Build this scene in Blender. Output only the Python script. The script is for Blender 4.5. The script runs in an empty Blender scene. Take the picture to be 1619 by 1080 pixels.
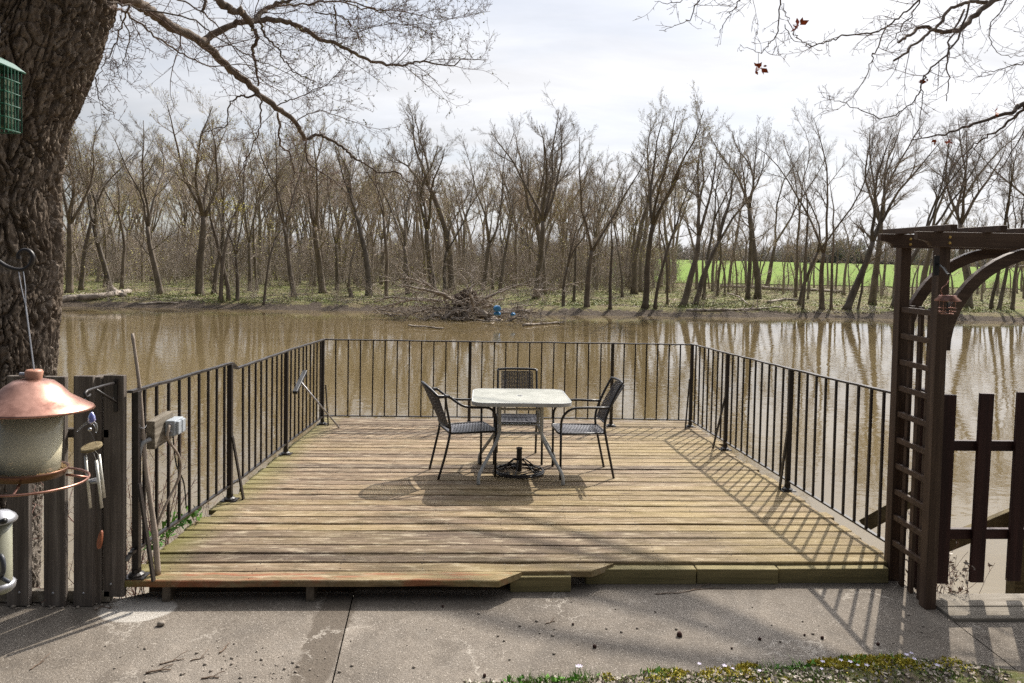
import bpy, math, random
import numpy as np
from mathutils import Vector, Matrix, noise
R_ = math.radians
rng = random.Random(7)
col = bpy.context.scene.collection
scene = bpy.context.scene

# ------------------------------------------------------------------ camera and measuring
YAW, PITCH, ROLL = .0414, -.0362, .0184
FPX, CX, CY = 1080.0, 809.5, 449.93
_f = Vector((math.sin(YAW)*math.cos(PITCH), math.cos(YAW)*math.cos(PITCH), math.sin(PITCH)))
_r = Vector((math.cos(YAW), -math.sin(YAW), 0)); _u = _r.cross(_f)
_c, _s = math.cos(ROLL), math.sin(ROLL)
CR, CU, CF = _r*_c+_u*_s, _u*_c-_r*_s, _f
CAM = Vector((0, 0, 1.9))
SL = .0477                                   # the deck falls a little towards the river
TILT = -math.atan(SL)
def ray(x, y): return CF+CR*((x-CX)/FPX)-CU*((y-CY)/FPX)
def onY(x, y, Y): d = ray(x, y); return CAM+d*(Y/d.y)
def onX(x, y, X): d = ray(x, y); return CAM+d*(X/d.x)
def onZ(x, y, z): d = ray(x, y); return CAM+d*((z-1.9)/d.z)
def dz(v): return -SL*(v-4.3)
def D(u, v, h=0): return Vector((u, v, dz(v)+h))
def onDeck(x, y):
    d = ray(x, y); t = (SL*4.3-1.9)/(d.z+SL*d.y); return CAM+d*t
GZ = -.11                                    # patio level
WZ = -2.6                                    # river level

cam = bpy.data.cameras.new('camera'); co = bpy.data.objects.new('camera', cam); col.objects.link(co)
cam.sensor_width = 36; cam.lens = 36*FPX/1619; cam.shift_y = -(540-CY)/1619
cam.clip_start = .05; cam.clip_end = 3000
co.matrix_world = Matrix(((CR.x, CU.x, -CF.x, 0), (CR.y, CU.y, -CF.y, 0), (CR.z, CU.z, -CF.z, 1.9), (0, 0, 0, 1)))
scene.camera = co

# ------------------------------------------------------------------ objects
def tag(o, label=None, cat=None, group=None, kind=None):
    if label: o['label'] = label
    if cat: o['category'] = cat
    if group: o['group'] = group
    if kind: o['kind'] = kind
    return o
def empty(name, loc=(0, 0, 0), rz=0, label=None, cat=None, group=None, tilt=False):
    o = bpy.data.objects.new(name, None); col.objects.link(o); o.location = loc
    o.empty_display_size = .1
    if tilt:
        o.rotation_mode = 'ZYX'; o.rotation_euler = (TILT, 0, rz)
    else: o.rotation_euler = (0, 0, rz)
    return tag(o, label, cat, group)
def kids(o): return [c for c in bpy.data.objects if c.parent == o]
def copy_tree(o, loc, rz=0, scale=None, label=None, cat=None, group=None, ch=None):
    c = o.copy(); col.objects.link(c); c.location = loc; c.rotation_euler = (c.rotation_euler[0], c.rotation_euler[1], rz)
    if scale: c.scale = scale
    tag(c, label, cat, group)
    for k in (ch if ch is not None else kids(o)):
        d = k.copy(); col.objects.link(d); d.parent = c
    return c

class MB:
    def __init__(s): s.v = []; s.f = []
    def add(s, vs, fs):
        b = len(s.v); s.v += [tuple(v) for v in vs]; s.f += [tuple(i+b for i in f) for f in fs]
    def box(s, c, size, rot=None):
        x, y, z = (size[0]/2, size[1]/2, size[2]/2)
        P = [Vector((a*x, b*y, d*z)) for a in (-1, 1) for b in (-1, 1) for d in (-1, 1)]
        if rot is not None: P = [rot @ p for p in P]
        c = Vector(c)
        s.add([p+c for p in P], [(0, 1, 3, 2), (4, 6, 7, 5), (0, 4, 5, 1), (2, 3, 7, 6), (0, 2, 6, 4), (1, 5, 7, 3)])
    def bar(s, a, b, w, h, up=(0, 0, 1)):
        a, b = Vector(a), Vector(b); d = (b-a).normalized(); up = Vector(up)
        if abs(d.dot(up)) > .98: up = Vector((0, 1, 0))
        x = d.cross(up).normalized(); z = x.cross(d)
        P = [p+x*(w/2*i)+z*(h/2*j) for p in (a, b) for i, j in ((-1, -1), (1, -1), (1, 1), (-1, 1))]
        s.add(P, [(3, 2, 1, 0), (4, 5, 6, 7), (0, 1, 5, 4), (1, 2, 6, 5), (2, 3, 7, 6), (3, 0, 4, 7)])
    def tube(s, pts, r, n=8, cap=True, closed=False):
        pts = [Vector(p) for p in pts]; m = len(pts)
        rs = [r]*m if isinstance(r, (int, float)) else list(r)
        x = None; rings = []
        for i, p in enumerate(pts):
            if closed: t = pts[(i+1) % m]-pts[i-1]
            else: t = pts[min(i+1, m-1)]-pts[max(i-1, 0)]
            if t.length < 1e-9: t = Vector((0, 0, 1))
            t.normalize()
            if x is None:
                x = t.orthogonal().normalized()
            else:
                x = x-t*x.dot(t)
                x = x.normalized() if x.length > 1e-6 else t.orthogonal().normalized()
            y = t.cross(x)
            rings.append([p+(x*math.cos(2*math.pi*k/n)+y*math.sin(2*math.pi*k/n))*rs[i] for k in range(n)])
        fs = []
        for i in range(m if closed else m-1):
            j = (i+1) % m
            for k in range(n): fs.append((i*n+k, i*n+(k+1) % n, j*n+(k+1) % n, j*n+k))
        if cap and not closed: fs += [tuple(range(n-1, -1, -1)), tuple((m-1)*n+k for k in range(n))]
        s.add([p for q in rings for p in q], fs)
    def lathe(s, prof, n=32, c=(0, 0, 0)):
        c = Vector(c); vs = []; fs = []
        for (r, z) in prof:
            for k in range(n): a = 2*math.pi*k/n; vs.append(c+Vector((r*math.cos(a), r*math.sin(a), z)))
        for i in range(len(prof)-1):
            for k in range(n): fs.append((i*n+k, i*n+(k+1) % n, (i+1)*n+(k+1) % n, (i+1)*n+k))
        s.add(vs, fs)
    def prism(s, poly, thick, M):
        n = len(poly)
        vs = [M @ Vector((x, y, 0)) for x, y in poly]+[M @ Vector((x, y, thick)) for x, y in poly]
        fs = [tuple(range(n-1, -1, -1)), tuple(range(n, 2*n))]+[(i, (i+1) % n, n+(i+1) % n, n+i) for i in range(n)]
        s.add(vs, fs)
    def build(s, name, mat, parent=None, smooth=False, bevel=0, loc=None):
        me = bpy.data.meshes.new(name); me.from_pydata(s.v, [], s.f); me.update()
        return link(name, me, mat, parent, smooth, bevel, loc)
def link(name, me, mat, parent=None, smooth=False, bevel=0, loc=None):
    if mat: me.materials.append(mat)
    if smooth: me.polygons.foreach_set('use_smooth', [True]*len(me.polygons))
    o = bpy.data.objects.new(name, me); col.objects.link(o)
    if parent is not None: o.parent = parent
    if loc is not None: o.location = loc
    if bevel:
        b = o.modifiers.new('bevel', 'BEVEL'); b.width = bevel; b.segments = 2; b.limit_method = 'ANGLE'; b.angle_limit = R_(40)
    return o
def npmesh(name, V, Q):
    """mesh of quads from arrays"""
    me = bpy.data.meshes.new(name); V = np.asarray(V, dtype=np.float32); Q = np.asarray(Q, dtype=np.int32)
    k = Q.shape[1]
    me.vertices.add(len(V)); me.vertices.foreach_set('co', V.ravel())
    me.loops.add(Q.size); me.loops.foreach_set('vertex_index', Q.ravel())
    me.polygons.add(len(Q)); me.polygons.foreach_set('loop_start', np.arange(0, Q.size, k, dtype=np.int32))
    me.polygons.foreach_set('loop_total', np.full(len(Q), k, dtype=np.int32))
    me.update(calc_edges=True); return me
def segs_mesh(segs, n=3):
    """every twig segment (p, q, r0, r1) as a thin open prism"""
    S = np.array([(p[0], p[1], p[2], q[0], q[1], q[2], a, b) for p, q, a, b in segs], dtype=np.float64)
    p, q, a, b = S[:, :3], S[:, 3:6], S[:, 6:7], S[:, 7:8]
    d = q-p; d /= np.maximum(np.linalg.norm(d, axis=1, keepdims=True), 1e-9)
    ref = np.where(np.abs(d[:, 2:3]) > .9, np.array([[1., 0, 0]]), np.array([[0, 0, 1.]]))
    x = np.cross(d, ref); x /= np.linalg.norm(x, axis=1, keepdims=True); y = np.cross(d, x)
    V = []
    for k in range(n):
        t = 2*math.pi*k/n; V.append(p-d*a*.3+(x*math.cos(t)+y*math.sin(t))*a)
    for k in range(n):
        t = 2*math.pi*k/n; V.append(q+d*b*.3+(x*math.cos(t)+y*math.sin(t))*b)
    V = np.stack(V, 1).reshape(-1, 3)
    base = (np.arange(len(S))*2*n)[:, None]
    Q = np.concatenate([base+np.array([[k, (k+1) % n, n+(k+1) % n, n+k]]) for k in range(n)], 0)
    return V, Q
def leaves_mesh(pts, size, rs, flat=.0):
    """small folded diamond leaves at the points"""
    P = np.array(pts); n = len(P); R = np.random.RandomState(rs)
    a = R.normal(size=(n, 3)); a[:, 2] *= (1-flat); a /= np.linalg.norm(a, axis=1, keepdims=True)
    b = np.cross(a, R.normal(size=(n, 3))); b /= np.maximum(np.linalg.norm(b, axis=1, keepdims=True), 1e-6)
    sz = size*(.6+.8*R.rand(n, 1))
    V = np.stack([P, P+a*sz*.5+b*sz*.28, P+a*sz, P+a*sz*.5-b*sz*.28], 1).reshape(-1, 3)
    Q = (np.arange(n)*4)[:, None]+np.arange(4)[None, :]
    return V, Q
def spline(P, n=5, wob=0, rg=rng):
    """Catmull-Rom through the points"""
    P = [Vector(p) for p in P]; P = [P[0]*2-P[1]]+P+[P[-1]*2-P[-2]]; out = []
    for i in range(1, len(P)-2):
        for k in range(n):
            t = k/n; a, b, c, d = P[i-1:i+3]
            p = .5*((2*b)+(c-a)*t+(2*a-5*b+4*c-d)*t*t+(3*b-a-3*c+d)*t**3)
            if wob: p = p+Vector((rg.gauss(0, wob), rg.gauss(0, wob), rg.gauss(0, wob)))
            out.append(p)
    out.append(P[-2]); return out

# ------------------------------------------------------------------ materials
class NT:
    def __init__(s, name, rough=.8, metal=0, spec=.5):
        s.m = bpy.data.materials.new(name); s.m.use_nodes = True; s.t = s.m.node_tree
        s.b = s.t.nodes['Principled BSDF']; s.b.inputs['Roughness'].default_value = rough
        s.b.inputs['Metallic'].default_value = metal; s.b.inputs['Specular IOR Level'].default_value = spec
        s.tc = None
    def n(s, typ): return s.t.nodes.new(typ)
    def set(s, sock, v):
        if hasattr(v, 'is_linked') or isinstance(v, bpy.types.NodeSocket): s.t.links.new(v, sock)
        else:
            if sock.type == 'RGBA' and len(v) == 3: v = (*v, 1)
            sock.default_value = v
    def coord(s, scale=(1, 1, 1), loc=(0, 0, 0), rot=(0, 0, 0), kind='Object'):
        if s.tc is None: s.tc = s.n('ShaderNodeTexCoord')
        m = s.n('ShaderNodeMapping'); s.t.links.new(s.tc.outputs[kind], m.inputs[0])
        m.inputs['Scale'].default_value = scale; m.inputs['Location'].default_value = loc; m.inputs['Rotation'].default_value = rot
        return m.outputs[0]
    def noise(s, vec, scale=1, detail=6, rough=.6, dist=0, out=0):
        k = s.n('ShaderNodeTexNoise'); s.set(k.inputs['Vector'], vec); k.inputs['Scale'].default_value = scale
        k.inputs['Detail'].default_value = detail; k.inputs['Roughness'].default_value = rough; k.inputs['Distortion'].default_value = dist
        return k.outputs[out]
    def voro(s, vec, scale=1, feat='F1', out='Distance', rand=1):
        k = s.n('ShaderNodeTexVoronoi'); k.feature = feat; s.set(k.inputs['Vector'], vec); k.inputs['Scale'].default_value = scale
        k.inputs['Randomness'].default_value = rand
        return k.outputs[out]
    def ramp(s, fac, stops, interp='LINEAR'):
        k = s.n('ShaderNodeValToRGB'); s.set(k.inputs[0], fac); e = k.color_ramp.elements; k.color_ramp.interpolation = interp
        while len(e) < len(stops): e.new(.5)
        for i, (p, c) in enumerate(stops):
            e[i].position = p; e[i].color = (c, c, c, 1) if isinstance(c, (int, float)) else (*c, 1)
        return k.outputs[0]
    def math(s, op, a, b=0, c=0):
        k = s.n('ShaderNodeMath'); k.operation = op
        for i, v in enumerate((a, b, c)): s.set(k.inputs[i], v)
        return k.outputs[0]
    def mix(s, fac, a, b, mode='MIX'):
        k = s.n('ShaderNodeMix'); k.data_type = 'RGBA'; k.blend_type = mode
        s.set(k.inputs[0], fac); s.set(k.inputs[6], a); s.set(k.inputs[7], b); return k.outputs[2]
    def island(s): return s.n('ShaderNodeNewGeometry').outputs['Random Per Island']
    def objrand(s): return s.n('ShaderNodeObjectInfo').outputs['Random']
    def xyz(s, vec):
        k = s.n('ShaderNodeSeparateXYZ'); s.set(k.inputs[0], vec); return k.outputs
    def bump(s, h, strength=.5, dist=.01, prev=None):
        k = s.n('ShaderNodeBump'); k.inputs['Strength'].default_value = strength; k.inputs['Distance'].default_value = dist
        s.set(k.inputs['Height'], h)
        if prev is not None: s.set(k.inputs['Normal'], prev)
        s.t.links.new(k.outputs[0], s.b.inputs['Normal']); return k.outputs[0]
    def color(s, c): s.set(s.b.inputs['Base Color'], c); return s
    def rough(s, c): s.set(s.b.inputs['Roughness'], c)

def wood(name, dark, mid, light, axis='x', rough=.8, grain=1, strength=.5, vary=.35, dirt=None):
    k = NT(name, rough, 0, .3); sc = {'x': (1.2, 30, 30), 'y': (30, 1.2, 30), 'z': (30, 30, 1.2)}[axis]
    isl = k.island(); off = k.n('ShaderNodeCombineXYZ'); k.set(off.inputs[0], k.math('MULTIPLY', isl, 37)); k.set(off.inputs[1], k.math('MULTIPLY', isl, 91))
    add = k.n('ShaderNodeVectorMath'); add.operation = 'ADD'; k.set(add.inputs[0], k.coord(sc)); k.t.links.new(off.outputs[0], add.inputs[1])
    g = k.noise(add.outputs[0], grain, 8, .65, .4)
    c = k.ramp(g, [(.28, dark), (.5, mid), (.72, light)])
    g2 = k.noise(k.coord((2, 2, 2)), 1.6, 5, .6)
    c = k.mix(k.ramp(g2, [(.35, 0), (.7, .7)]), c, k.mix(.5, c, dirt or dark))
    v = k.math('ADD', 1-vary, k.math('MULTIPLY', isl, 2*vary))
    c = k.mix(1, c, v, 'MULTIPLY')
    k.color(c); k.bump(g, strength, .004)
    return k.m
def plain(name, c, rough=.5, metal=0, spec=.5, var=.25, scale=20, bump=.15, c2=None):
    k = NT(name, rough, metal, spec); g = k.noise(k.coord(), scale, 6, .6)
    lo = tuple(x*(1-var) for x in c); hi = tuple(min(1, x*(1+var)) for x in (c2 or c))
    k.color(k.ramp(g, [(.3, lo), (.7, hi)])); k.rough(k.ramp(g, [(.2, min(1, rough*1.2)), (.8, rough*.8)]))
    if bump: k.bump(g, bump, .003)
    return k.m

def st3(k, vec, sc):
    m = k.n('ShaderNodeMapping'); k.set(m.inputs[0], vec); m.inputs['Scale'].default_value = sc; return m.outputs[0]
def m_deck():
    k = NT('weathered_deck_wood', .82, 0, .25)
    isl = k.island(); off = k.n('ShaderNodeCombineXYZ')
    k.set(off.inputs[0], k.math('MULTIPLY', isl, 53)); k.set(off.inputs[1], k.math('MULTIPLY', isl, 17))
    add = k.n('ShaderNodeVectorMath'); add.operation = 'ADD'; k.set(add.inputs[0], k.coord((1, 1, 1))); k.t.links.new(off.outputs[0], add.inputs[1])
    st = k.n('ShaderNodeMapping'); k.set(st.inputs[0], add.outputs[0]); st.inputs['Scale'].default_value = (1.1, 38, 12)
    g = k.noise(st.outputs[0], 1, 10, .68, .5)
    st2 = k.n('ShaderNodeMapping'); k.set(st2.inputs[0], add.outputs[0]); st2.inputs['Scale'].default_value = (2.2, 9, 4)
    blot = k.noise(st2.outputs[0], 1.5, 10, .78, 1.1)
    c = k.ramp(g, [(.30, (.075, .054, .042)), (.44, (.20, .152, .118)), (.58, (.325, .258, .20)), (.74, (.50, .43, .355))])
    # each board has weathered differently
    tint = k.ramp(isl, [(0, (.46, .44, .44)), (.22, (1.15, 1.11, 1.05)), (.4, (.66, .60, .54)), (.65, (1.42, 1.38, 1.28)), (.85, (.80, .72, .64)), (1, (1.2, 1.14, 1.05))])
    c = k.mix(1, c, tint, 'MULTIPLY')
    # dark weather stains in streaks
    c = k.mix(k.ramp(blot, [(.48, 0), (.60, .80)]), c, k.mix(g, (.030, .022, .018), (.17, .13, .10)))
    pale = k.noise(st2.outputs[0], 2.3, 6, .7, .4, 0)
    c = k.mix(k.ramp(pale, [(.52, 0), (.64, .60)]), c, (.60, .53, .43))
    X = k.xyz(k.coord())
    # algae: olive film, most on the right and towards the house
    big = k.noise(k.coord((.8, .9, 1)), .9, 4, .55)
    pos = k.math('ADD', k.math('MULTIPLY', X[0], .085), k.math('MULTIPLY', X[1], -.055))
    al = k.math('ADD', k.math('ADD', big, pos), k.math('MULTIPLY', k.math('SUBTRACT', blot, .5), .55))
    al = k.math('ADD', al, k.math('MULTIPLY', k.math('SUBTRACT', isl, .5), .30))
    c = k.mix(k.ramp(al, [(.28, 0), (.74, .60)]), c, k.mix(g, (.13, .10, .032), (.62, .50, .245)))
    # green moss right at the left edge
    ed = k.math('ADD', X[0], k.math('MULTIPLY', big, .5))
    c = k.mix(k.ramp(k.math('ADD', ed, 2.4), [(.62, .6), (.92, 0)]), c, (.22, .22, .06))
    # red paint left on the front left boards
    f1 = k.noise(k.coord((3, 20, 3)), 1.2, 6, .6)
    m1 = k.math('MULTIPLY', k.ramp(X[1], [(0, 0), (1, 1)]), 0)
    fr = k.math('MULTIPLY', k.math('LESS_THAN', X[1], -.245), k.math('LESS_THAN', X[0], .2))
    c = k.mix(k.math('MULTIPLY', fr, k.ramp(f1, [(.50, 0), (.62, .6)])), c, (.36, .10, .05))
    # knots and drying splits
    kv = k.voro(st3(k, add.outputs[0], (1.6, 6.2, 3)), 1.0, 'F1'); c = k.mix(k.ramp(kv, [(.05, .75), (.13, 0)]), c, (.07, .042, .028))
    spl = k.noise(st3(k, add.outputs[0], (.9, 95, 20)), 1, 3, .5); c = k.mix(k.ramp(spl, [(.66, 0), (.71, .85)]), c, (.028, .02, .016))
    k.math('ADD', 0, 0); c = k.mix(1, c, (.73, .695, .615), 'MULTIPLY')
    # pale scuffs and droppings
    sp = k.voro(k.coord((1, 2.5, 1)), 7, 'F1')
    c = k.mix(k.ramp(sp, [(.02, .6), (.07, 0)]), c, (.6, .57, .52))
    k.color(c)
    h = k.mix(.5, g, blot)
    k.bump(h, .7, .006)
    k.rough(k.ramp(blot, [(.3, .7), (.7, .92)]))
    return k.m

def m_concrete():
    k = NT('patio_concrete', .9, 0, .25)
    a = k.noise(k.coord(), 1.1, 6, .6, .3); b = k.noise(k.coord(), 7, 8, .7); fine = k.noise(k.coord(), 130, 4, .7)
    c = k.ramp(a, [(.3, (.125, .105, .085)), (.52, (.215, .184, .152)), (.72, (.31, .27, .228))])
    c = k.mix(k.ramp(b, [(.35, .5), (.6, 0)]), c, (.15, .133, .115))
    st = k.noise(k.coord(), 2.7, 7, .72, .8); c = k.mix(k.ramp(st, [(.50, 0), (.66, .6)]), c, (.085, .070, .056))
    # exposed stone specks
    v = k.voro(k.coord(), 105, 'F1'); vc = k.voro(k.coord(), 105, 'F1', 'Color')
    c = k.mix(k.ramp(v, [(.18, .85), (.45, 0)]), c, k.mix(1, k.ramp(k.xyz(vc)[0], [(0, (.06, .05, .04)), (.5, (.22, .185, .15)), (.85, (.37, .325, .275)), (1, (.52, .47, .41))]), (1, 1, 1), 'MULTIPLY'))
    c = k.mix(k.ramp(fine, [(.35, .35), (.55, 0)]), c, (.11, .095, .08))
    X = k.xyz(k.coord())
    # round bare patch in front of the deck corner and the worn strip left of the joint
    dx = k.math('SUBTRACT', X[0], -1.92); dy = k.math('SUBTRACT', X[1], 3.87)
    r2 = k.math('ADD', k.math('MULTIPLY', dx, dx), k.math('MULTIPLY', dy, k.math('MULTIPLY', dy, 2.2)))
    r2 = k.math('ADD', r2, k.math('MULTIPLY', k.math('SUBTRACT', b, .5), .025))
    c = k.mix(k.ramp(r2, [(.040, .9), (.046, 0)]), c, k.mix(fine, (.38, .35, .31), (.52, .49, .45)))
    ws = k.math('ADD', X[0], k.math('MULTIPLY', k.math('SUBTRACT', b, .5), .13))
    ws = k.math('ABSOLUTE', k.math('ADD', ws, .80))
    worn = k.ramp(ws, [(.085, .95), (.10, 0)])
    c = k.mix(worn, c, k.mix(k.noise(k.coord(), 60, 5, .75), (.03, .024, .019), (.20, .165, .13)))
    # darker edge along the deck
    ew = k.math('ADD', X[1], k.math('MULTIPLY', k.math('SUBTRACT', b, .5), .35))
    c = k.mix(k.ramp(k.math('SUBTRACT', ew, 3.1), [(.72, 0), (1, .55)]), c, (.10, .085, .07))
    # hairline cracks with pale filler
    cv = k.voro(k.coord((1, 1, 1)), 1.6, 'DISTANCE_TO_EDGE')
    wv = k.n('ShaderNodeVectorMath'); wv.operation = 'ADD'; k.set(wv.inputs[0], k.coord())
    nz = k.noise(k.coord(), 3.5, 5, .7, 0, 1)
    sc = k.n('ShaderNodeVectorMath'); sc.operation = 'SCALE'; k.set(sc.inputs[0], nz); sc.inputs['Scale'].default_value = .5
    k.t.links.new(sc.outputs[0], wv.inputs[1])
    cv = k.voro(wv.outputs[0], 1.5, 'DISTANCE_TO_EDGE')
    gate = k.ramp(k.noise(k.coord(), 2.2, 2), [(.5, 0), (.56, 1)])
    ck = k.math('MULTIPLY', k.ramp(cv, [(.004, 1), (.011, 0)]), gate)
    c = k.mix(k.math('MULTIPLY', ck, .6), c, (.42, .38, .33))
    k.color(c)
    nrm = k.bump(fine, .9, .006)
    nrm = k.bump(b, .5, .012, nrm); k.bump(v, .4, .003, nrm)
    return k.m

def m_water():
    k = NT('muddy_water', .03, 0, .5)
    k.b.inputs['IOR'].default_value = 2.0
    big = k.noise(k.coord((.05, .16, 1)), 1, 4, .5)
    k.color(k.ramp(big, [(.3, (.118, .087, .042)), (.7, (.165, .125, .064))]))
    w1 = k.noise(k.coord((1.0, 1.5, 1)), 1.3, 3, .5, .4)
    w2 = k.noise(k.coord((1.0, 2.2, 1)), 6.5, 3, .5, .3)
    calm = k.ramp(k.noise(k.coord((.05, .10, 1)), 1.6, 3, .5), [(.35, .25), (.65, 1)])
    n1 = k.bump(k.math('MULTIPLY', w1, calm), .08, .12)
    k.bump(k.math('MULTIPLY', w2, calm), .07, .009, n1)
    return k.m

def m_bark_near():
    k = NT('deep_furrowed_bark', .92, 0, .2)
    g = k.noise(k.coord((7, 7, 2.0)), 3, 8, .7, .5); f = k.noise(k.coord((1, 1, .6)), 45, 5, .7)
    c = k.ramp(g, [(.32, (.065, .048, .036)), (.5, (.160, .124, .095)), (.70, (.33, .275, .225))])
    lit_low = k.math('ADD', k.math('MULTIPLY', k.xyz(k.coord())[2], -.22), k.math('MULTIPLY', k.noise(k.coord(), 2.2, 5, .6), 1.1))
    c = k.mix(k.ramp(lit_low, [(.0, 0), (.45, .55)]), c, k.mix(g, (.12, .105, .09), (.50, .455, .40)))  # paler towards the foot: light on the lower trunk put into the bark colour
    c = k.mix(k.ramp(f, [(.35, .55), (.6, 0)]), c, (.05, .038, .028))
    k.color(c); n = k.bump(g, .8, .02); k.bump(f, .7, .006, n)
    return k.m
def m_bark(name, lo, hi, sc=6):
    k = NT(name, .9, 0, .2); g = k.noise(k.coord((1, 1, .35)), sc, 6, .65)
    k.color(k.mix(1, k.ramp(g, [(.3, lo), (.7, hi)]), k.ramp(k.objrand(), [(0, (.75, .75, .75)), (1, (1.2, 1.15, 1.1))]), 'MULTIPLY')); k.bump(g, .6, .03)
    return k.m
def m_leaf(name, a, b, rough=.6):
    k = NT(name, rough, 0, .3); k.color(k.ramp(k.island(), [(0, a), (1, b)]))
    k.b.inputs['Subsurface Weight'].default_value = 0
    return k.m
def m_ground(name, stops, sc, sc2, extra=None, bump=.6, bd=.05):
    k = NT(name, .95, 0, .15); a = k.noise(k.coord(), sc, 7, .65, .3); b = k.noise(k.coord(), sc2, 6, .7)
    c = k.ramp(k.math('ADD', k.math('MULTIPLY', a, .65), k.math('MULTIPLY', b, .35)), stops)
    if extra: c = extra(k, c, a, b)
    k.color(c); k.bump(b, bump, bd); return k.m

M = {}
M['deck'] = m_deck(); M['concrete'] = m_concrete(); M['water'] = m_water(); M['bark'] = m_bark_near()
M['joist'] = wood('old_joist_wood', (.05, .04, .03), (.10, .08, .06), (.16, .13, .10), 'y')
M['timber'] = wood('green_timber', (.10, .08, .035), (.22, .18, .085), (.34, .28, .14), 'x', .85, 1, .6, .12, (.10, .09, .04))
M['iron'] = plain('black_painted_iron', (.016, .012, .011), .42, 0, .5, .4, 40, .2)
M['iron_top'] = plain('worn_iron_rail', (.045, .038, .036), .36, .35, .5, .5, 25, .25)
M['fence'] = wood('weathered_fence_wood', (.060, .048, .040), (.135, .112, .095), (.27, .235, .205), 'z', .88, 1, .6, .2)
M['arbor'] = wood('brown_stained_wood', (.038, .022, .015), (.084, .051, .034), (.15, .10, .070), 'z', .6, 1, .35, .15)
M['arbor_x'] = wood('brown_stained_wood_across', (.038, .022, .015), (.084, .051, .034), (.15, .10, .070), 'x', .6, 1, .35, .15)
M['gate'] = wood('dark_red_stained_wood', (.017, .0055, .005), (.038, .0125, .0105), (.072, .028, .023), 'z', .6, 1, .35, .15)
M['stair'] = wood('mossy_stair_wood', (.07, .052, .025), (.15, .115, .055), (.24, .19, .10), 'x', .85, 1, .5, .15)
M['brass'] = plain('brass', (.55, .38, .13), .35, 1, .5, .15, 30, 0)
M['black'] = plain('black_plastic', (.012, .012, .013), .45)
M['wicker'] = plain('charcoal_wicker', (.060, .057, .066), .36, 0, .5, .35, 60, .2)
M['frame'] = plain('black_chair_tube', (.016, .015, .017), .38, 0, .5, .3, 30, .1)
M['table_metal'] = plain('grey_table_tube', (.36, .385, .40), .45, 0, .5, .12, 12, .12, (.42, .43, .42))
M['copper'] = plain('aged_copper', (.27, .125, .095), .38, 1, .5, .45, 14, .25, (.47, .265, .205))
M['bronze'] = plain('dark_bronze', (.16, .085, .055), .4, .8, .5, .35, 15, .15)
M['galv'] = plain('grey_zinc', (.36, .36, .38), .38, .7, .5, .2, 25, .1)
M['steel'] = plain('pale_aluminium_tube', (.62, .60, .54), .4, .5, .5, .12, 30, .05)
M['green_wire'] = plain('green_coated_wire', (.012, .085, .045), .4)
M['seed'] = plain('bird_seed', (.20, .13, .06), .9, 0, .2, .6, 120, 1)
M['suet'] = plain('suet_block', (.06, .075, .045), .9, 0, .2, .6, 50, 1)
M['grey_plastic'] = plain('grey_outlet_plastic', (.34, .37, .40), .42, 0, .5, .06, 10, .05)
M['conduit'] = plain('grey_conduit', (.20, .20, .20), .5)
M['bamboo'] = wood('dry_bamboo', (.19, .15, .12), (.32, .265, .22), (.42, .36, .30), 'z', .6, 1, .3, .05)
M['oldblock'] = wood('grey_rotten_wood', (.08, .065, .045), (.22, .19, .15), (.38, .34, .28), 'y', .9, 1, .9, .05)
M['disc'] = wood('chime_wood', (.10, .075, .04), (.22, .17, .09), (.33, .27, .16), 'x', .8, 2, .8, .05)
M['sail'] = plain('chime_orange_wood', (.30, .085, .03), .5, 0, .5, .3, 18, .1)
M['sailrim'] = plain('chime_sail_rim', (.40, .26, .13), .7)
M['stone'] = plain('pale_stone', (.38, .34, .30), .9, 0, .2, .35, 20, .6)
M['pebble'] = plain('pebble', (.25, .215, .18), .85, 0, .3, .4, 60, .4)
M['cone'] = plain('dark_seed_ball', (.045, .022, .018), .9, 0, .2, .4, 90, .8)
M['twig'] = plain('dead_twig', (.16, .115, .085), .9, 0, .2, .35, 40, .5)
M['driftwood'] = plain('bleached_driftwood', (.23, .19, .155), .9, 0, .2, .45, 3, .6, (.36, .31, .265))
M['rootball'] = plain('root_ball_earth', (.06, .042, .032), .95, 0, .1, .5, 4, 1)
M['blue'] = plain('blue_plastic_drum', (.04, .22, .48), .4, 0, .5, .2, 6, .1)
M['limb'] = m_bark('limb_bark', (.085, .066, .053), (.27, .225, .19), 14)
M['twig_near'] = m_bark('red_brown_twig_bark', (.11, .075, .064), (.21, .155, .135), 20)
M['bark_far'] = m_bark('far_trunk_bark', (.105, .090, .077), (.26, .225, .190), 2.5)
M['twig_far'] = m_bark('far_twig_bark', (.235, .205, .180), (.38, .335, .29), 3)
M['treeline'] = m_bark('hazed_treeline_twig_bark', (.36, .335, .33), (.52, .49, .48), .2); M['twig_wood'] = m_bark('hazed_wood_twig_bark', (.30, .255, .215), (.47, .41, .35), 3); M['bark_wood'] = m_bark('hazed_wood_trunk_bark', (.20, .175, .150), (.36, .32, .275), 2.5)  # paler than the bank trees: haze of distance put into these bark colours
M['brush'] = m_bark('undergrowth_stems', (.265, .235, .205), (.42, .375, .33), 2)  # stems lightened as well, haze painted into their colour
M['bud'] = m_leaf('spring_buds', (.34, .30, .06), (.58, .53, .15))
M['budgreen'] = m_leaf('pale_green_buds', (.18, .20, .07), (.34, .34, .14))
M['redleaf'] = m_leaf('dead_red_leaf', (.28, .05, .02), (.40, .10, .03))
M['ivy'] = m_leaf('fresh_green_leaf', (.06, .17, .02), (.14, .32, .04))
M['grass'] = m_leaf('grass_blades', (.08, .17, .025), (.21, .32, .075))
M['moss'] = m_leaf('yellow_moss', (.20, .165, .015), (.48, .40, .04))
M['floor_green'] = m_leaf('woodland_herbs', (.13, .185, .045), (.34, .34, .15))
M['litter'] = m_leaf('leaf_litter', (.20, .155, .12), (.42, .37, .31))
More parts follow.
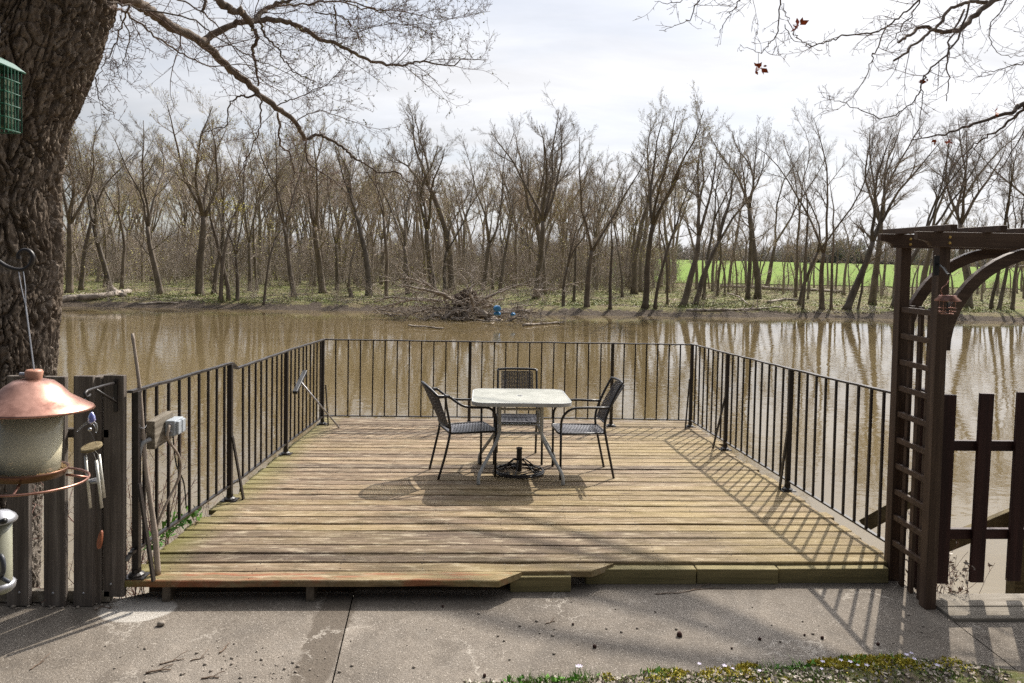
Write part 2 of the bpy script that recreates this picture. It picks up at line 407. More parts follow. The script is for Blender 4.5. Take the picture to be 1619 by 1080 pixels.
M['petal'] = m_leaf('lilac_petal', (.55, .48, .66), (.75, .70, .82))
def glassy(name, c, rough, trans, ior=1.45):
    k = NT(name, rough); k.color(c); k.b.inputs['Transmission Weight'].default_value = trans; k.b.inputs['IOR'].default_value = ior; return k.m
def m_tube():
    k = NT('cloudy_plastic_tube', .25); t = k.t; out = t.nodes['Material Output']
    tr, tl, df, gl = (k.n('ShaderNodeBsdf'+q) for q in ('Transparent', 'Translucent', 'Diffuse', 'Glossy'))
    tr.inputs[0].default_value = (.93, .93, .84, 1); tl.inputs[0].default_value = (.90, .87, .68, 1); df.inputs[0].default_value = (.80, .73, .53, 1); gl.inputs['Roughness'].default_value = .2
    m1, m2, m3 = (k.n('ShaderNodeMixShader') for _ in range(3)); fr = k.n('ShaderNodeFresnel'); fr.inputs[0].default_value = 1.4
    cl = k.ramp(k.noise(k.coord(), 9, 5, .6), [(.3, .86), (.7, .96)])
    m1.inputs[0].default_value = .72; t.links.new(tl.outputs[0], m1.inputs[1]); t.links.new(df.outputs[0], m1.inputs[2])
    cl = k.math('MULTIPLY', cl, k.ramp(k.xyz(k.coord())[2], [(.022, .35), (.06, 1)])); t.links.new(cl, m2.inputs[0]); t.links.new(tr.outputs[0], m2.inputs[1]); t.links.new(m1.outputs[0], m2.inputs[2])
    t.links.new(fr.outputs[0], m3.inputs[0]); t.links.new(m2.outputs[0], m3.inputs[1]); t.links.new(gl.outputs[0], m3.inputs[2]); t.links.new(m3.outputs[0], out.inputs[0]); return k.m
M['tube'] = m_tube()
M['glass'] = glassy('clear_glass', (.9, .92, .95), .05, .9)
M['blueglass'] = glassy('blue_glass', (.30, .33, .85), .12, .6)
def m_tabletop():
    k = NT('frosted_table_glass', .38, 0, .5); g = k.noise(k.coord(), 3, 6, .65, .5); f = k.noise(k.coord((40, 40, 40)), 2, 4, .7)
    c = k.ramp(g, [(.3, (.235, .24, .205)), (.7, (.335, .335, .295))]); c = k.mix(k.ramp(f, [(.5, 0), (.75, .35)]), c, (.30, .29, .22))
    k.color(c); k.rough(k.ramp(g, [(.3, .30), (.7, .6)])); k.bump(f, .25, .002); return k.m
M['tabletop'] = m_tabletop()

# ------------------------------------------------------------------ sky, sun
SUND = Vector((.554, .827, 1.027)).normalized()
el = math.asin(SUND.z); az = math.atan2(SUND.x, SUND.y)
w = bpy.data.worlds.new('World'); scene.world = w; w.use_nodes = True
t = w.node_tree; bg = t.nodes['Background']; bg.inputs[1].default_value = .1
sky = t.nodes.new('ShaderNodeTexSky'); sky.sky_type = 'NISHITA'; sky.sun_disc = False; sky.sun_elevation = el; sky.sun_rotation = az
sky.dust_density = 1.5; sky.altitude = 100
class WN(NT):
    def __init__(s, t): s.t = t; s.tc = None
wn = WN(t)
vec = wn.coord(kind='Generated')
sep = wn.xyz(vec)
zz = wn.math('ADD', wn.math('MAXIMUM', sep[2], .0), .16)
pl = t.nodes.new('ShaderNodeCombineXYZ'); wn.set(pl.inputs[0], wn.math('DIVIDE', sep[0], zz)); wn.set(pl.inputs[1], wn.math('DIVIDE', sep[1], zz))
mp = t.nodes.new('ShaderNodeMapping'); t.links.new(pl.outputs[0], mp.inputs[0]); mp.inputs['Scale'].default_value = (.55, 1.15, 1); mp.inputs['Rotation'].default_value = (0, 0, .35); mp.inputs['Location'].default_value = (2.3, 5.1, 0)
cn = wn.noise(mp.outputs[0], .9, 7, .55, .5); cn2 = wn.noise(mp.outputs[0], 2.6, 6, .6, .3)
dot = t.nodes.new('ShaderNodeVectorMath'); dot.operation = 'DOT_PRODUCT'; t.links.new(vec, dot.inputs[0]); dot.inputs[1].default_value = SUND
sunny = wn.math('MAXIMUM', dot.outputs['Value'], -.3)
bright = wn.ramp(wn.math('ADD', wn.math('MULTIPLY', sunny, .77), .23), [(0, .07), (.35, .15), (.60, .74), (.80, .90), (.935, .98), (.97, 1.5), (1, 4.0)])
shade = wn.ramp(cn2, [(.3, .86), (.7, 1.04)])
# added sky glow ahead and above the view, to brighten the water's reflections
high = wn.math('MULTIPLY', wn.ramp(sep[2], [(.36, 0), (.50, 1)]), wn.ramp(sep[1], [(.25, 0), (.6, 1)]))
bright = wn.mix(1, bright, wn.math('ADD', 1, wn.math('MULTIPLY', high, 1.9)), 'MULTIPLY')
cl = wn.mix(1, wn.mix(1, (9.85, 9.9, 10.2), bright, 'MULTIPLY'), shade, 'MULTIPLY')
cov = wn.ramp(wn.math('ADD', cn, wn.math('MULTIPLY', sep[0], .22)), [(.30, .60), (.52, .97)])
t.links.new(wn.mix(cov, sky.outputs[0], cl), bg.inputs[0])
sl = bpy.data.lights.new('sun', 'SUN'); so = bpy.data.objects.new('sun', sl); col.objects.link(so)
sl.energy = 5.0; sl.angle = R_(.6); sl.color = (1, .93, .82)
so.rotation_euler = (-SUND).to_track_quat('-Z', 'Y').to_euler(); so.location = (10, 15, 20)
scene.view_settings.view_transform = 'Standard'; scene.view_settings.look = 'None'; scene.view_settings.gamma = 1
scene.view_settings.exposure = .22
scene.cycles.use_denoising = False; scene.cycles.use_adaptive_sampling = False; scene.cycles.sample_clamp_indirect = 3; scene.cycles.caustics_reflective = False; scene.cycles.caustics_refractive = False; scene.cycles.max_bounces = 8; scene.cycles.transparent_max_bounces = 8

# ------------------------------------------------------------------ the setting: river, banks, field, patio
def fbm(x, y, s): return noise.fractal(Vector((x*s, y*s, 3.7)), 1, 2, 4)
def wline(x): return 57.2+1.3*fbm(x, 0, .05)+.5*fbm(x, 9, .3)-(1.2*math.exp(-((x-6)/7)**2))
def far_z(x, y):
    d = y-wline(x)
    if d < 0: return WZ+d*.25
    z = WZ+min(d, 1.6)*.36+max(0, min(d-1.6, 14))*.028+max(0, min(d-15.6, 40))*.008
    z += min(1, d/2)*(.13*fbm(x, y, .12)+.07*fbm(x, y, .5))
    if y > 100: z += (1-math.exp(-(y-100)/260))*7.4*(.95+.05*math.sin(x*.01))*(1-.16*min(1, max(0, x/y-.25)/.5))
    return z
def far_ground():
    ys = [50+i*.5 for i in range(60)]+[80+i*1.5 for i in range(20)]+[110+i*8 for i in range(12)]+[206+i*30 for i in range(20)]+[800+i*200 for i in range(7)]
    nx = 220; vs = []; fs = []
    for j, y in enumerate(ys):
        half = 46+y*1.05
        for i in range(nx): x = -half+2*half*i/(nx-1)+2; vs.append((x, y, far_z(x, y)))
    for j in range(len(ys)-1):
        for i in range(nx-1): a = j*nx+i; fs.append((a, a+1, a+nx+1, a+nx))
    me = bpy.data.meshes.new('far_bank'); me.from_pydata(vs, [], fs)
    def ex(k, c, a, b):
        X = k.xyz(k.coord())
        # muddy at the water's edge
        mud = k.math('GREATER_THAN', k.math('ADD', k.math('MULTIPLY', X[2], -1), k.math('ADD', k.math('MULTIPLY', k.math('SUBTRACT', b, .5), .9), k.math('MULTIPLY', k.math('SUBTRACT', a, .5), 1.6))), 2.22)
        return k.mix(mud, c, k.mix(b, (.045, .034, .024), (.15, .12, .095)))
    m = m_ground('woodland_floor', [(.34, (.13, .10, .065)), (.46, (.21, .175, .10)), (.55, (.15, .165, .055)), (.68, (.25, .24, .10))], .45, 3.5, ex, .9, .25)
    tag(link('far_bank', me, m, smooth=True), kind='structure')
far_ground()
def field():
    vs = []; fs = []; nx = 60; ys = [104+i*6 for i in range(14)]+[188+i*22 for i in range(10)]
    for y in ys:
        for i in range(nx):
            x0 = 17+(y-104)*.16+3*fbm(0, y, .05); x1 = 46+y*1.02; x = x0+(x1-x0)*i/(nx-1); vs.append((x, y, far_z(x, y)+.12))
    for j in range(len(ys)-1):
        for i in range(nx-1): a = j*nx+i; fs.append((a, a+1, a+nx+1, a+nx))
    me = bpy.data.meshes.new('green_field'); me.from_pydata(vs, [], fs)
    def rows(k, c, a, b):
        w_ = k.noise(k.coord((2.6, .03, 1), rot=(0, 0, .25)), 1, 3, .6); c = k.mix(k.ramp(w_, [(.40, 0), (.62, .55)]), c, (.16, .19, .045))
        return k.mix(k.ramp(k.noise(k.coord((.03, .10, 1)), 1, 5, .65), [(.52, 0), (.68, .45)]), c, (.19, .17, .06))
    m = m_ground('young_wheat', [(.3, (.085, .155, .014)), (.5, (.115, .205, .018)), (.7, (.17, .25, .035))], .05, 1.2, rows, .8, .25)
    tag(link('green_field', me, m, smooth=True), kind='structure')
field()
def flat(name, x0, x1, y0, y1, z, nx, ny, mat, fn=None):
    vs = [(x0+(x1-x0)*i/nx, y0+(y1-y0)*j/ny, z) for j in range(ny+1) for i in range(nx+1)]
    if fn: vs = [fn(*p) for p in vs]
    fs = [(j*(nx+1)+i, j*(nx+1)+i+1, (j+1)*(nx+1)+i+1, (j+1)*(nx+1)+i) for j in range(ny) for i in range(nx)]
    me = bpy.data.meshes.new(name); me.from_pydata(vs, [], fs)
    return tag(link(name, me, mat, smooth=True), kind='structure')
flat('river', -260, 260, 4.6, 60, WZ, 2, 2, M['water'])
flat('river_bed', -260, 260, 2, 62, WZ-1.2, 2, 2, M['rootball'])
def bank(x, y, z):
    t = (y-4.02)/2.6
    z = GZ-.04-max(0, t)**.8*3.2+.10*fbm(x, y, .9)*min(1, max(0, t*4))+.05*fbm(x, y, 4)*min(1, max(0, t*4))
    if -2.1 < x < 2.75: z -= .35*min(1, max(0, t*8))
    return (x, y, z)
flat('near_bank', -14, 14, 4.0, 6.9, 0, 160, 40, m_ground('rubble_bank', [(.3, (.06, .05, .04)), (.55, (.16, .14, .12)), (.75, (.34, .32, .29))], 1.4, 9, None, 1, .12), bank)
# two concrete slabs with an open joint between them
def slab(name, x0, x1, y0, edge, skew0, skew1):
    n = 60; top = []; vs = []; fs = []
    for i in range(n+1):
        x = x0+(x1-x0)*i/n; e = edge(x)
        for j in range(9):
            y = y0+(e-y0)*j/8; xx = x
            if i == 0: xx += skew0*(y-3.2)
            if i == n: xx += skew1*(y-3.2)
            vs.append((xx, y, GZ))
        vs.append((xx, e+.004, GZ-.012)); vs.append((xx, e+.006, GZ-.22))
    for i in range(n):
        for j in range(10): a = i*11+j; fs.append((a, a+11, a+12, a+1))
    me = bpy.data.meshes.new(name); me.from_pydata(vs, [], fs)
    tag(link(name, me, M['concrete']), kind='structure')
eg = lambda x: 4.02+.012*fbm(x, 0, 3)+(.10 if -2.0 < x < 2.6 else 0)*.5
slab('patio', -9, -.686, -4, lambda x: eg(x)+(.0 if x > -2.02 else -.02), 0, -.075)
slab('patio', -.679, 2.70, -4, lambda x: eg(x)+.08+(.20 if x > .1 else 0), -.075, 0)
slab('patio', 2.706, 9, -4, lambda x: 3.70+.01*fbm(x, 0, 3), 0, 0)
flat('soil', -12, 12, -6, 4.0, GZ-.06, 40, 20, M['rootball'])
# stone threshold beside the arbor, with one seam
k_ = empty('stone_slab', (3.4, 3.84, GZ), label='pale worn stone slab lying along the patio edge under the dark red gate', cat='slab')
for x0, x1, y0, y1 in ((-.70, 1.9, -.135, -.005), (-.70, 1.9, .002, .155)):
    mb = MB(); mb.box(((x0+x1)/2, (y0+y1)/2, -.055), (x1-x0, y1-y0, .15)); mb.build('slab_stone', wood('worn_threshold', (.15, .13, .105), (.25, .22, .18), (.36, .325, .28), 'x', .9, 1, .5, .06), k_, bevel=.006)
# the strip of lawn at the bottom of the picture
def lawn_edge(x): return 3.165+(x-.1)*.085*(1 if x > .1 else .2)+.02*fbm(x, 1, 3)+.014*fbm(x, 5, 12)-(.35 if x < -.05 else 0)*min(1, max(0, (-.05-x)*4))-max(0, x-2.25)*.32
def lawn(x, y, z):
    e = lawn_edge(x); y = 1.0+(e-1.0)*(y-1.0)/2.3; d = e-y
    return (x, y, GZ+.004+min(.03, d*.25)+.012*fbm(x, y, 6)*min(1, d*8))
flat('lawn', -4.5, 4.5, 1.0, 3.3, 0, 220, 60, m_ground('lawn_soil', [(.3, (.10, .085, .05)), (.45, (.17, .14, .09)), (.55, (.12, .13, .04)), (.7, (.30, .27, .22))], 7, 40, None, 1, .03), lawn)

# ------------------------------------------------------------------ the deck
deck = empty('wooden_deck', (0, 4.3, 0), label='weathered plank deck with green and brown boards above the brown river', cat='deck', tilt=True)
P_ = .1415; mb = MB(); v = 3.943; i = 0
brg = random.Random(3)
while v < 8.90:
    x0 = -2.06+brg.choice([0, 0, .015, .03]) ; x1 = 2.70+brg.uniform(-.03, .03)
    if i in (8, 12): x0 += .07
    if v > 7.6: x1 = 2.76; x0 = -2.05
    x1c = x1; cut = 0
    if i == 0: x1, cut = .12, .14
    if i == 1: x1, cut = .69, .16
    y0 = v-4.3; y1 = y0+P_-brg.uniform(.011, .020); h = brg.uniform(-.002, .002)
    n = 14; vs = []; fs = []
    sag = brg.uniform(-.003, .003); ph = brg.uniform(0, 6)
    for k in range(n+1):
        f = k/n
        dzb = h+sag*math.sin(f*7+ph)+(.004*math.sin(f*17+ph*2) if brg.random() < .3 else 0)
        wob = .0018*math.sin(f*9+ph)
        xa = x0+(x1-x0)*f; xb = x0+(x1-cut*0-x0)*f; xb2 = x0+(x1+cut-x0)*f if cut else xb
        vs += [(xa, y0+wob, dzb-.037), (xa, y0+wob, dzb-.005), (xa, y0+wob+.005, dzb), (xb2, y1+wob-.005, dzb), (xb2, y1+wob, dzb-.005), (xb2, y1+wob, dzb-.037)]
    for k in range(n):
        for j in range(6): a = k*6+j; b = k*6+(j+1) % 6; fs.append((a, b, b+6, a+6))
    fs += [(5, 4, 3, 2, 1, 0), tuple(n*6+j for j in range(6))]
    mb.add(vs, [tuple(reversed(f)) for f in fs])
    v += P_; i += 1
o = mb.build('decking', M['deck'], deck)
mb = MB()
for x in [-1.85+.5*k for k in range(10)]: mb.box((x, 2.35, -.12), (.045, 4.4, .15))
mb.build('joist', M['joist'], deck)
mb = MB(); mb.box((.33, 4.56, -.14), (4.7, .045, .19)); mb.build('fascia', M['joist'], deck)
for x in (-1.80, -.98):
    mb = MB(); mb.box((x, -.30, -.10), (.045, .09, .13)); mb.build('post', M['joist'], deck)
for x in (-1.8, .3, 2.4):
    for y in (1.6, 4.35):
        mb = MB(); mb.box((x, y, -1.7), (.13, .13, 3.1)); mb.build('post', M['joist'], deck)
mb = MB(); mb.box((-.95, -.06, -.15), (2.15, .03, .12)); mb.build('rim_board', M['joist'], deck)
# nail heads
mb = MB()
for k in range(35):
    for x in [-1.85+.5*q for q in range(10)]:
        for yy in (.03, .105):
            y = -.357+k*P_+yy
            if k == 0 and x > .1 or k == 1 and x > .6: continue
            mb.lathe([(.0, .0026), (.0032, .0026), (.0036, .001)], 6, (x+brg.uniform(-.012, .012), y, 0))
tag(mb.build('nail_head', M['iron_top'], deck), kind='stuff')
# timber blocks along the deck's front edge
TB = [(.19, .56, 4.085, .10, 'short thick timber block standing alone in front of the deck step'),
      (.665, 1.36, 4.185, .075, 'longest green timber block, left of the row along the deck edge'),
      (1.367, 1.885, 4.185, .075, 'green timber block in the middle of the row along the deck edge'),
      (1.893, 2.60, 4.195, .075, 'green timber block at the row end beside the brown arbor')]
for x0, x1, y, d, lb in TB:
    mb = MB(); mb.box((0, 0, .0), (x1-x0, d, .096)); o = mb.build('timber_block', M['timber'], None, bevel=.006, loc=((x0+x1)/2, y+d/2-.028, GZ+.046))
    o.rotation_euler = (R_(rng.uniform(-1, 1)), R_(rng.uniform(-.5, .5)), R_(rng.uniform(-.6, .6))); tag(o, lb, 'timber', 'timber blocks along the deck edge')

# ------------------------------------------------------------------ railings
def railing(label, base, posts, sections, braces, bal_n):
    """posts: (u, v, height); sections: (index a, index b, top at a, top at b, bottom at a, bottom at b, bars)"""
    B = Vector(base); root = empty('deck_railing', B, label=label, cat='railing', group='iron railings round the deck')
    for (u, v, h) in posts:
        p = D(u, v)-B; mb = MB(); mb.bar(p, p+Vector((0, 0, h)), .038, .038, (0, 1, 0)); mb.build('post', M['iron'], root, bevel=.003)
        mb = MB(); mb.box(p+Vector((0, 0, .004)), (.12, .10, .008), Matrix.Rotation(TILT, 3, 'X')); mb.lathe([(.045, .008), (.043, .02), (.026, .03), (.026, .05)], 12, p); mb.build('base_plate', M['iron'], root)
    for (a, b, ta, tb, ba, bb, n) in sections:
        pa, pb = D(*a)-B, D(*b)-B
        A1, B1 = pa+Vector((0, 0, ta)), pb+Vector((0, 0, tb)); A0, B0 = pa+Vector((0, 0, ba)), pb+Vector((0, 0, bb))
        mb = MB(); k = 10
        pts = [A1.lerp(B1, i/k)+Vector((0, 0, rng.uniform(-.003, .003) if 0 < i < k else 0)) for i in range(k+1)]
        for i in range(k): mb.bar(pts[i]-(pts[i+1]-pts[i])*.01, pts[i+1]+(pts[i+1]-pts[i])*.01, .034, .014)
        mb.build('top_rail', M['iron_top'], root)
        mb = MB(); mb.bar(A0, B0, .026, .013); mb.build('bottom_rail', M['iron'], root)
        for i in range(1, n):
            f = i/n; q0, q1 = A0.lerp(B0, f), A1.lerp(B1, f)
            j = Vector((rng.gauss(0, .002), rng.gauss(0, .002), 0))
            mb = MB(); mb.bar(q0-Vector((0, 0, .004)), q1+j-Vector((0, 0, .005)), .0155, .0155, (0, 1, 0)); mb.build('baluster', M['iron'], root)
    for (p, q) in braces:
        mb = MB(); mb.bar(Vector(p)-B, Vector(q)-B, .03, .012, (1, 0, 0)); mb.build('brace', M['iron'], root)
    return root
UL, UR, VB = -1.9915, 2.682, 8.611
railing('black iron railing on the left side of the deck with a bent top bar', D(UL, 4.0),
        [(UL, 4.0, 1.09), (UL, 5.46, 1.09), (UL, 7.0, 1.06), (UL, VB-.03, 1.07)],
        [((UL, 3.93), (UL, 5.50), 1.095, 1.095, .165, .12, 10), ((UL, 5.50), (UL, 5.60), 1.095, 1.04, .12, .12, 1), ((UL, 5.60), (UL, 7.0), 1.04, 1.06, .11, .11, 9), ((UL, 7.0), (UL, VB), 1.06, 1.066, .11, .10, 10)],
        [(D(UL+.03, 3.97, .56), D(UL+.13, 3.93, .005)), (D(UL+.03, 5.43, .52), D(UL+.10, 5.48, .005)), (D(UL+.04, VB-.04, .5), D(UL+.09, VB-.10, .005))], 0)
bx = [onY(742.5, 600, VB).x, onY(968, 600, VB).x]
railing('black iron railing across the river end of the deck', D(bx[0], VB+.02),
        [(bx[0], VB+.02, 1.06), (bx[1], VB+.02, 1.06)],
        [((UL, VB+.02), (bx[0], VB+.02), 1.066, 1.062, .10, .10, 12), ((bx[0], VB+.02), (bx[1], VB+.02), 1.062, 1.064, .10, .095, 12), ((bx[1], VB+.02), (UR, VB+.02), 1.064, 1.06, .095, .085, 7)], [], 0)
railing('black iron railing on the right side of the deck running to the arbor', D(UR, 7.34),
        [(UR, VB, 1.075), (UR, 7.34, 1.066), (UR, 5.80, 1.066)],
        [((UR, VB), (UR, 7.34), 1.066, 1.066, .09, .09, 8), ((UR, 7.34), (UR, 5.80), 1.066, 1.066, .09, .09, 10), ((UR, 5.80), (UR, 4.27), 1.066, 1.08, .09, .09, 10)],
        [(D(UR-.03, VB-.02, .62), D(UR-.11, VB-.16, .005)), (D(UR-.02, 7.33, .58), D(UR-.13, 7.36, .005)), (D(UR-.02, 5.79, .52), D(UR-.06, 5.82, .005))], 0)

# ------------------------------------------------------------------ table, chairs, umbrella stand
def arc(c, a, b, t0, t1, n=8):
    c, a, b = Vector(c), Vector(a), Vector(b)
    return [c+a*math.cos(t0+(t1-t0)*i/n)+b*math.sin(t0+(t1-t0)*i/n) for i in range(n+1)]
def rrect(w, d, r, n=8):
    out = []
    for sx, sy, a0 in ((1, 1, 0), (-1, 1, 90), (-1, -1, 180), (1, -1, 270)):
        for i in range(n+1):
            a = R_(a0+90*i/n); out.append((sx*(w/2-r)+r*math.cos(a), sy*(d/2-r)+r*math.sin(a)))
    return out
def table():
    root = empty('patio_table', D(.355, 6.30), 0, 'square grey metal patio table with rounded corners and frosted top on the deck', 'table', tilt=True)
    H = .73
    mb = MB(); mb.prism(rrect(.872, .872, .12), .014, Matrix.Translation((0, 0, H-.016))); mb.build('tabletop', M['tabletop'], root, bevel=.003)
    out, inn = rrect(.89, .89, .13), rrect(.868, .868, .118); n = len(out); vs = []; fs = []
    for (o_, z) in ((inn, H), (out, H+.001), (out, H-.034), (inn, H-.034)): vs += [(x, y, z) for x, y in o_]
    for j in range(4):
        for i in range(n): k = (i+1) % n; q = (j+1) % 4; fs.append((j*n+i, j*n+k, q*n+k, q*n+i))
    mb = MB(); mb.add(vs, [tuple(reversed(f)) for f in fs]); mb.build('rim', M['table_metal'], root, bevel=.003)
    mb = MB(); mb.lathe([(.016, H+.001), (.024, H+.001), (.026, H-.002), (.026, H-.01)], 20); mb.build('umbrella_ring', M['galv'], root)
    for sx in (-1, 1):
        for sy in (-1, 1):
            a, b = .19, .372
            pts = spline([(sx*a, sy*a, H-.03), (sx*a, sy*a, .52), (sx*a, sy*a, .43), (sx*(a+.02), sy*(a+.02), .36), (sx*(a+.07), sy*(a+.07), .27), (sx*(b-.04), sy*(b-.04), .15), (sx*(b-.008), sy*(b-.008), .09), (sx*b, sy*b, .045), (sx*b, sy*b, 0.004)], 5)
            mb = MB(); mb.tube(pts, .0155, 12); mb.build('leg', M['table_metal'], root, smooth=True)
    for z, s_ in ((.42, .385), (.635, .385)):
        pts = [Vector((x, y, z)) for x, y in rrect(s_, s_, .05, 5)]
        mb = MB(); mb.tube(pts, .011, 10, closed=True); mb.build('stretcher_ring', M['table_metal'], root, smooth=True)
table()
def chair(kind, loc, rz, label):
    root = empty('patio_chair', loc, rz, label, 'chair', 'wicker armchairs around the patio table', tilt=True)
    T = .0115
    def tube(name, pts, r=T, n=10, par=root): mb = MB(); mb.tube(pts, r, n); return mb.build(name, M['frame'], par, smooth=True)
    SH = .415; wf, wr = .235, .205
    for s in (-1, 1):
        if kind == 'square':
            # front leg runs up and over into the armrest
            pts = [(.25, s*wf, .003), (.25, s*wf, .30), (.25, s*wf, .47)]+[(.25-.15+.15*math.cos(a), s*wf, .50+.15*math.sin(a)) for a in [R_(10*i) for i in range(0, 10)]]+[(.0, s*(wf-.004), .652), (-.12, s*(wr+.012), .648), (-.205, s*(wr+.002), .648)]
            leg = tube('leg', pts[:3]); tube('armrest', pts[2:])
            rp = spline([(-.25, s*wr, .003), (-.20, s*wr, .24), (-.165, s*wr, SH), (-.160, s*wr, .50), (-.185, s*wr, .60), (-.245, s*wr, .74), (-.315, s*wr, .872)], 6)
            tube('leg', rp[:13]); tube('back_post', rp[12:])
        else:
            pts = [(.25, s*wf, .003), (.25, s*wf, .30), (.25, s*wf, .50)]+[(.25-.11+.11*math.cos(a), s*wf, .53+.11*math.sin(a)) for a in [R_(10*i) for i in range(0, 10)]]
            up = spline([(.12, s*wf, .64), (.02, s*wf, .645), (-.06, s*(wf+.004), .66), (-.13, s*(wf+.008), .70), (-.20, s*(wf+.01), .755)], 5)
            tube('leg', pts[:3]); tube('armrest', pts[2:]+up[1:])
            rp = spline([(-.27, s*(wr-.02), .003), (-.215, s*wr, .22), (-.175, s*wr, SH), (-.185, s*(wr+.01), .52), (-.215, s*(wr+.018), .66), (-.235, s*(wf+.012), .77)], 6)
            tube('leg', rp[:13]); tube('back_post', rp[12:])
    # seat frame and woven seat
    poly = [(.27, -.16), (.265, -.20), (.24, -.232), (.05, -.225), (-.165, -.205), (-.175, -.16), (-.175, .16), (-.165, .205), (.05, .225), (.24, .232), (.265, .20), (.27, .16)]
    zz = lambda x, y: SH-.022*(1-(y/.23)**2)*max(0, min(1, (.24-x)/.15))*max(0, min(1, (x+.17)/.1))+(.012 if x > .2 else 0)*0
    mb = MB(); mb.tube([(x, y, SH) for x, y in poly], .010, 8, closed=True); mb.build('seat_frame', M['frame'], root, smooth=True)
    mb = MB(); n = 30
    for i in range(n):
        x = -.168+.425*i/(n-1); hw = .205+.03*min(1, (x+.168)/.35)
        if x > .235: hw -= (x-.235)*1.2
        m = 10; vs = []; fs = []
        for k in range(m+1):
            y = -hw+2*hw*k/m; z = zz(x, y)+.0015*(1 if (i+k) % 2 else -1)
            vs += [(x-.0055, y, z-.003), (x-.0055, y, z+.003), (x+.0055, y, z+.003), (x+.0055, y, z-.003)]
        for k in range(m):
            for j in range(4): a = k*4+j; b = k*4+(j+1) % 4; fs.append((a, b, b+4, a+4))
        mb.add(vs, fs)
    for y in [-.19+.38*j/10 for j in range(11)]: mb.tube([(x, y, zz(x, y)-.002) for x in (-.17, -.1, -.03, .05, .12, .19, .25)], .003, 4)
    mb.build('seat', M['wicker'], root)
    # back panel
    mb = MB(); rows, cols = 26, 17
    def bp(u, v):                                  # u across -1..1, v up 0..1
        if kind == 'square':
            z = .51+v*.335; x = -.165-.20*max(0, (z-.50)/.37)**1.25+.028*0; hw = .165
            return Vector((x-.012*(1-u*u), u*hw, z))
        z = .475+v*.375; lean = -.185-.11*((z-.47)/.38)
        hw = .205+.03*v; return Vector((lean-.075*v*(1-u*u)-.02*(1-u*u), u*hw, z-(.10*v*(u*u))))
    for i in range(rows):
        v = i/(rows-1); vs = []; fs = []
        hh = .0052
        for k in range(cols+1):
            u = -1+2*k/cols; p = bp(u, v); o = .0022*(1 if (i+k) % 2 else -1)
            vs += [p+Vector((o-.002, 0, -hh)), p+Vector((o-.002, 0, hh)), p+Vector((o+.002, 0, hh)), p+Vector((o+.002, 0, -hh))]
        for k in range(cols):
            for j in range(4): a = k*4+j; b = k*4+(j+1) % 4; fs.append((a, b, b+4, a+4))
        mb.add(vs, fs)
    for k in range(13): u = -1+2*k/12; mb.tube([bp(u, j/6) for j in range(7)], .0038, 5)
    mb.build('backrest', M['wicker'], root)
    if kind == 'square':
        pts = spline([(-.315, -wr, .872), (-.328, -wr*.6, .876), (-.333, 0, .877), (-.328, wr*.6, .876), (-.315, wr, .872)], 4); tube('top_rail', pts, .0125)
        for v in (.0, 1):
            p = [(-.166 if v == 0 else -.33, y, .505 if v == 0 else .862) for y in (-wr, -.1, 0, .1, wr)]
            if v == 0: tube('cross_rail', p, .008)
    else:
        pts = spline([bp(-1, 1)+Vector((0, -.004, -.0)), bp(-.8, 1), bp(-.4, 1), bp(0, 1), bp(.4, 1), bp(.8, 1), bp(1, 1)+Vector((0, .004, 0))], 5); pts = [(-.20, -.245, .755)]+pts+[(-.20, .245, .755)]
        tube('top_rail', pts, .015)
        tube('cross_rail', [bp(u, 0)-Vector((0, 0, .008)) for u in (-1, -.5, 0, .5, 1)], .011)
def place(fr, re_):                                # mid points of front and rear feet on the deck
    a, b = Vector(fr), Vector(re_); d = a-b; m = (a+b)/2; return D(m.x, m.y), math.atan2(d.y, d.x)
l, r = place((.075, 6.415), (-.42, 6.267)); chair('round', l, r, 'black wicker chair with a rounded back on the table\'s left side')
l, r = place((.708, 6.335), (1.215, 6.36)); chair('square', l, r, 'black wicker chair with a square back on the table\'s right side')
l, r = place((.364, 6.64), (.372, 7.13)); chair('square', l, r, 'black wicker chair behind the table, with its back to the river')
def umbrella_stand():
    root = empty('umbrella_stand', D(.36, 6.33), .3, 'round black iron umbrella stand with scrolls under the table', 'umbrella stand', tilt=True)
    mb = MB()
    for rr, z in ((.232, .018), (.222, .03)): mb.tube([(rr*math.cos(a), rr*math.sin(a), z) for a in [2*math.pi*i/48 for i in range(48)]], .009, 8, closed=True)
    mb.build('ring', M['iron'], root, smooth=True)
    mb = MB(); mb.tube([(0, 0, .02), (0, 0, .235)], .026, 16); mb.lathe([(.026, .225), (.030, .225), (.030, .238), (.018, .238), (.018, .20)], 16); mb.build('socket', M['iron'], root, smooth=False)
    for k in range(6):
        a = 2*math.pi*k/6; c, s = math.cos(a), math.sin(a)
        mb = MB(); mb.tube([(c*q, s*q, z) for q, z in ((.025, .125), (.06, .125), (.10, .095), (.15, .055), (.20, .032), (.225, .025))], .007, 6)
        b = a+.38; cx, cy = .165*math.cos(b), .165*math.sin(b)
        mb.tube([(cx+.04*(1-.8*i/22)*math.cos(a+i*.42), cy+.04*(1-.8*i/22)*math.sin(a+i*.42), .022) for i in range(23)], .0055, 5)
        mb.build('scroll_arm', M['iron'], root, smooth=True)
umbrella_stand()

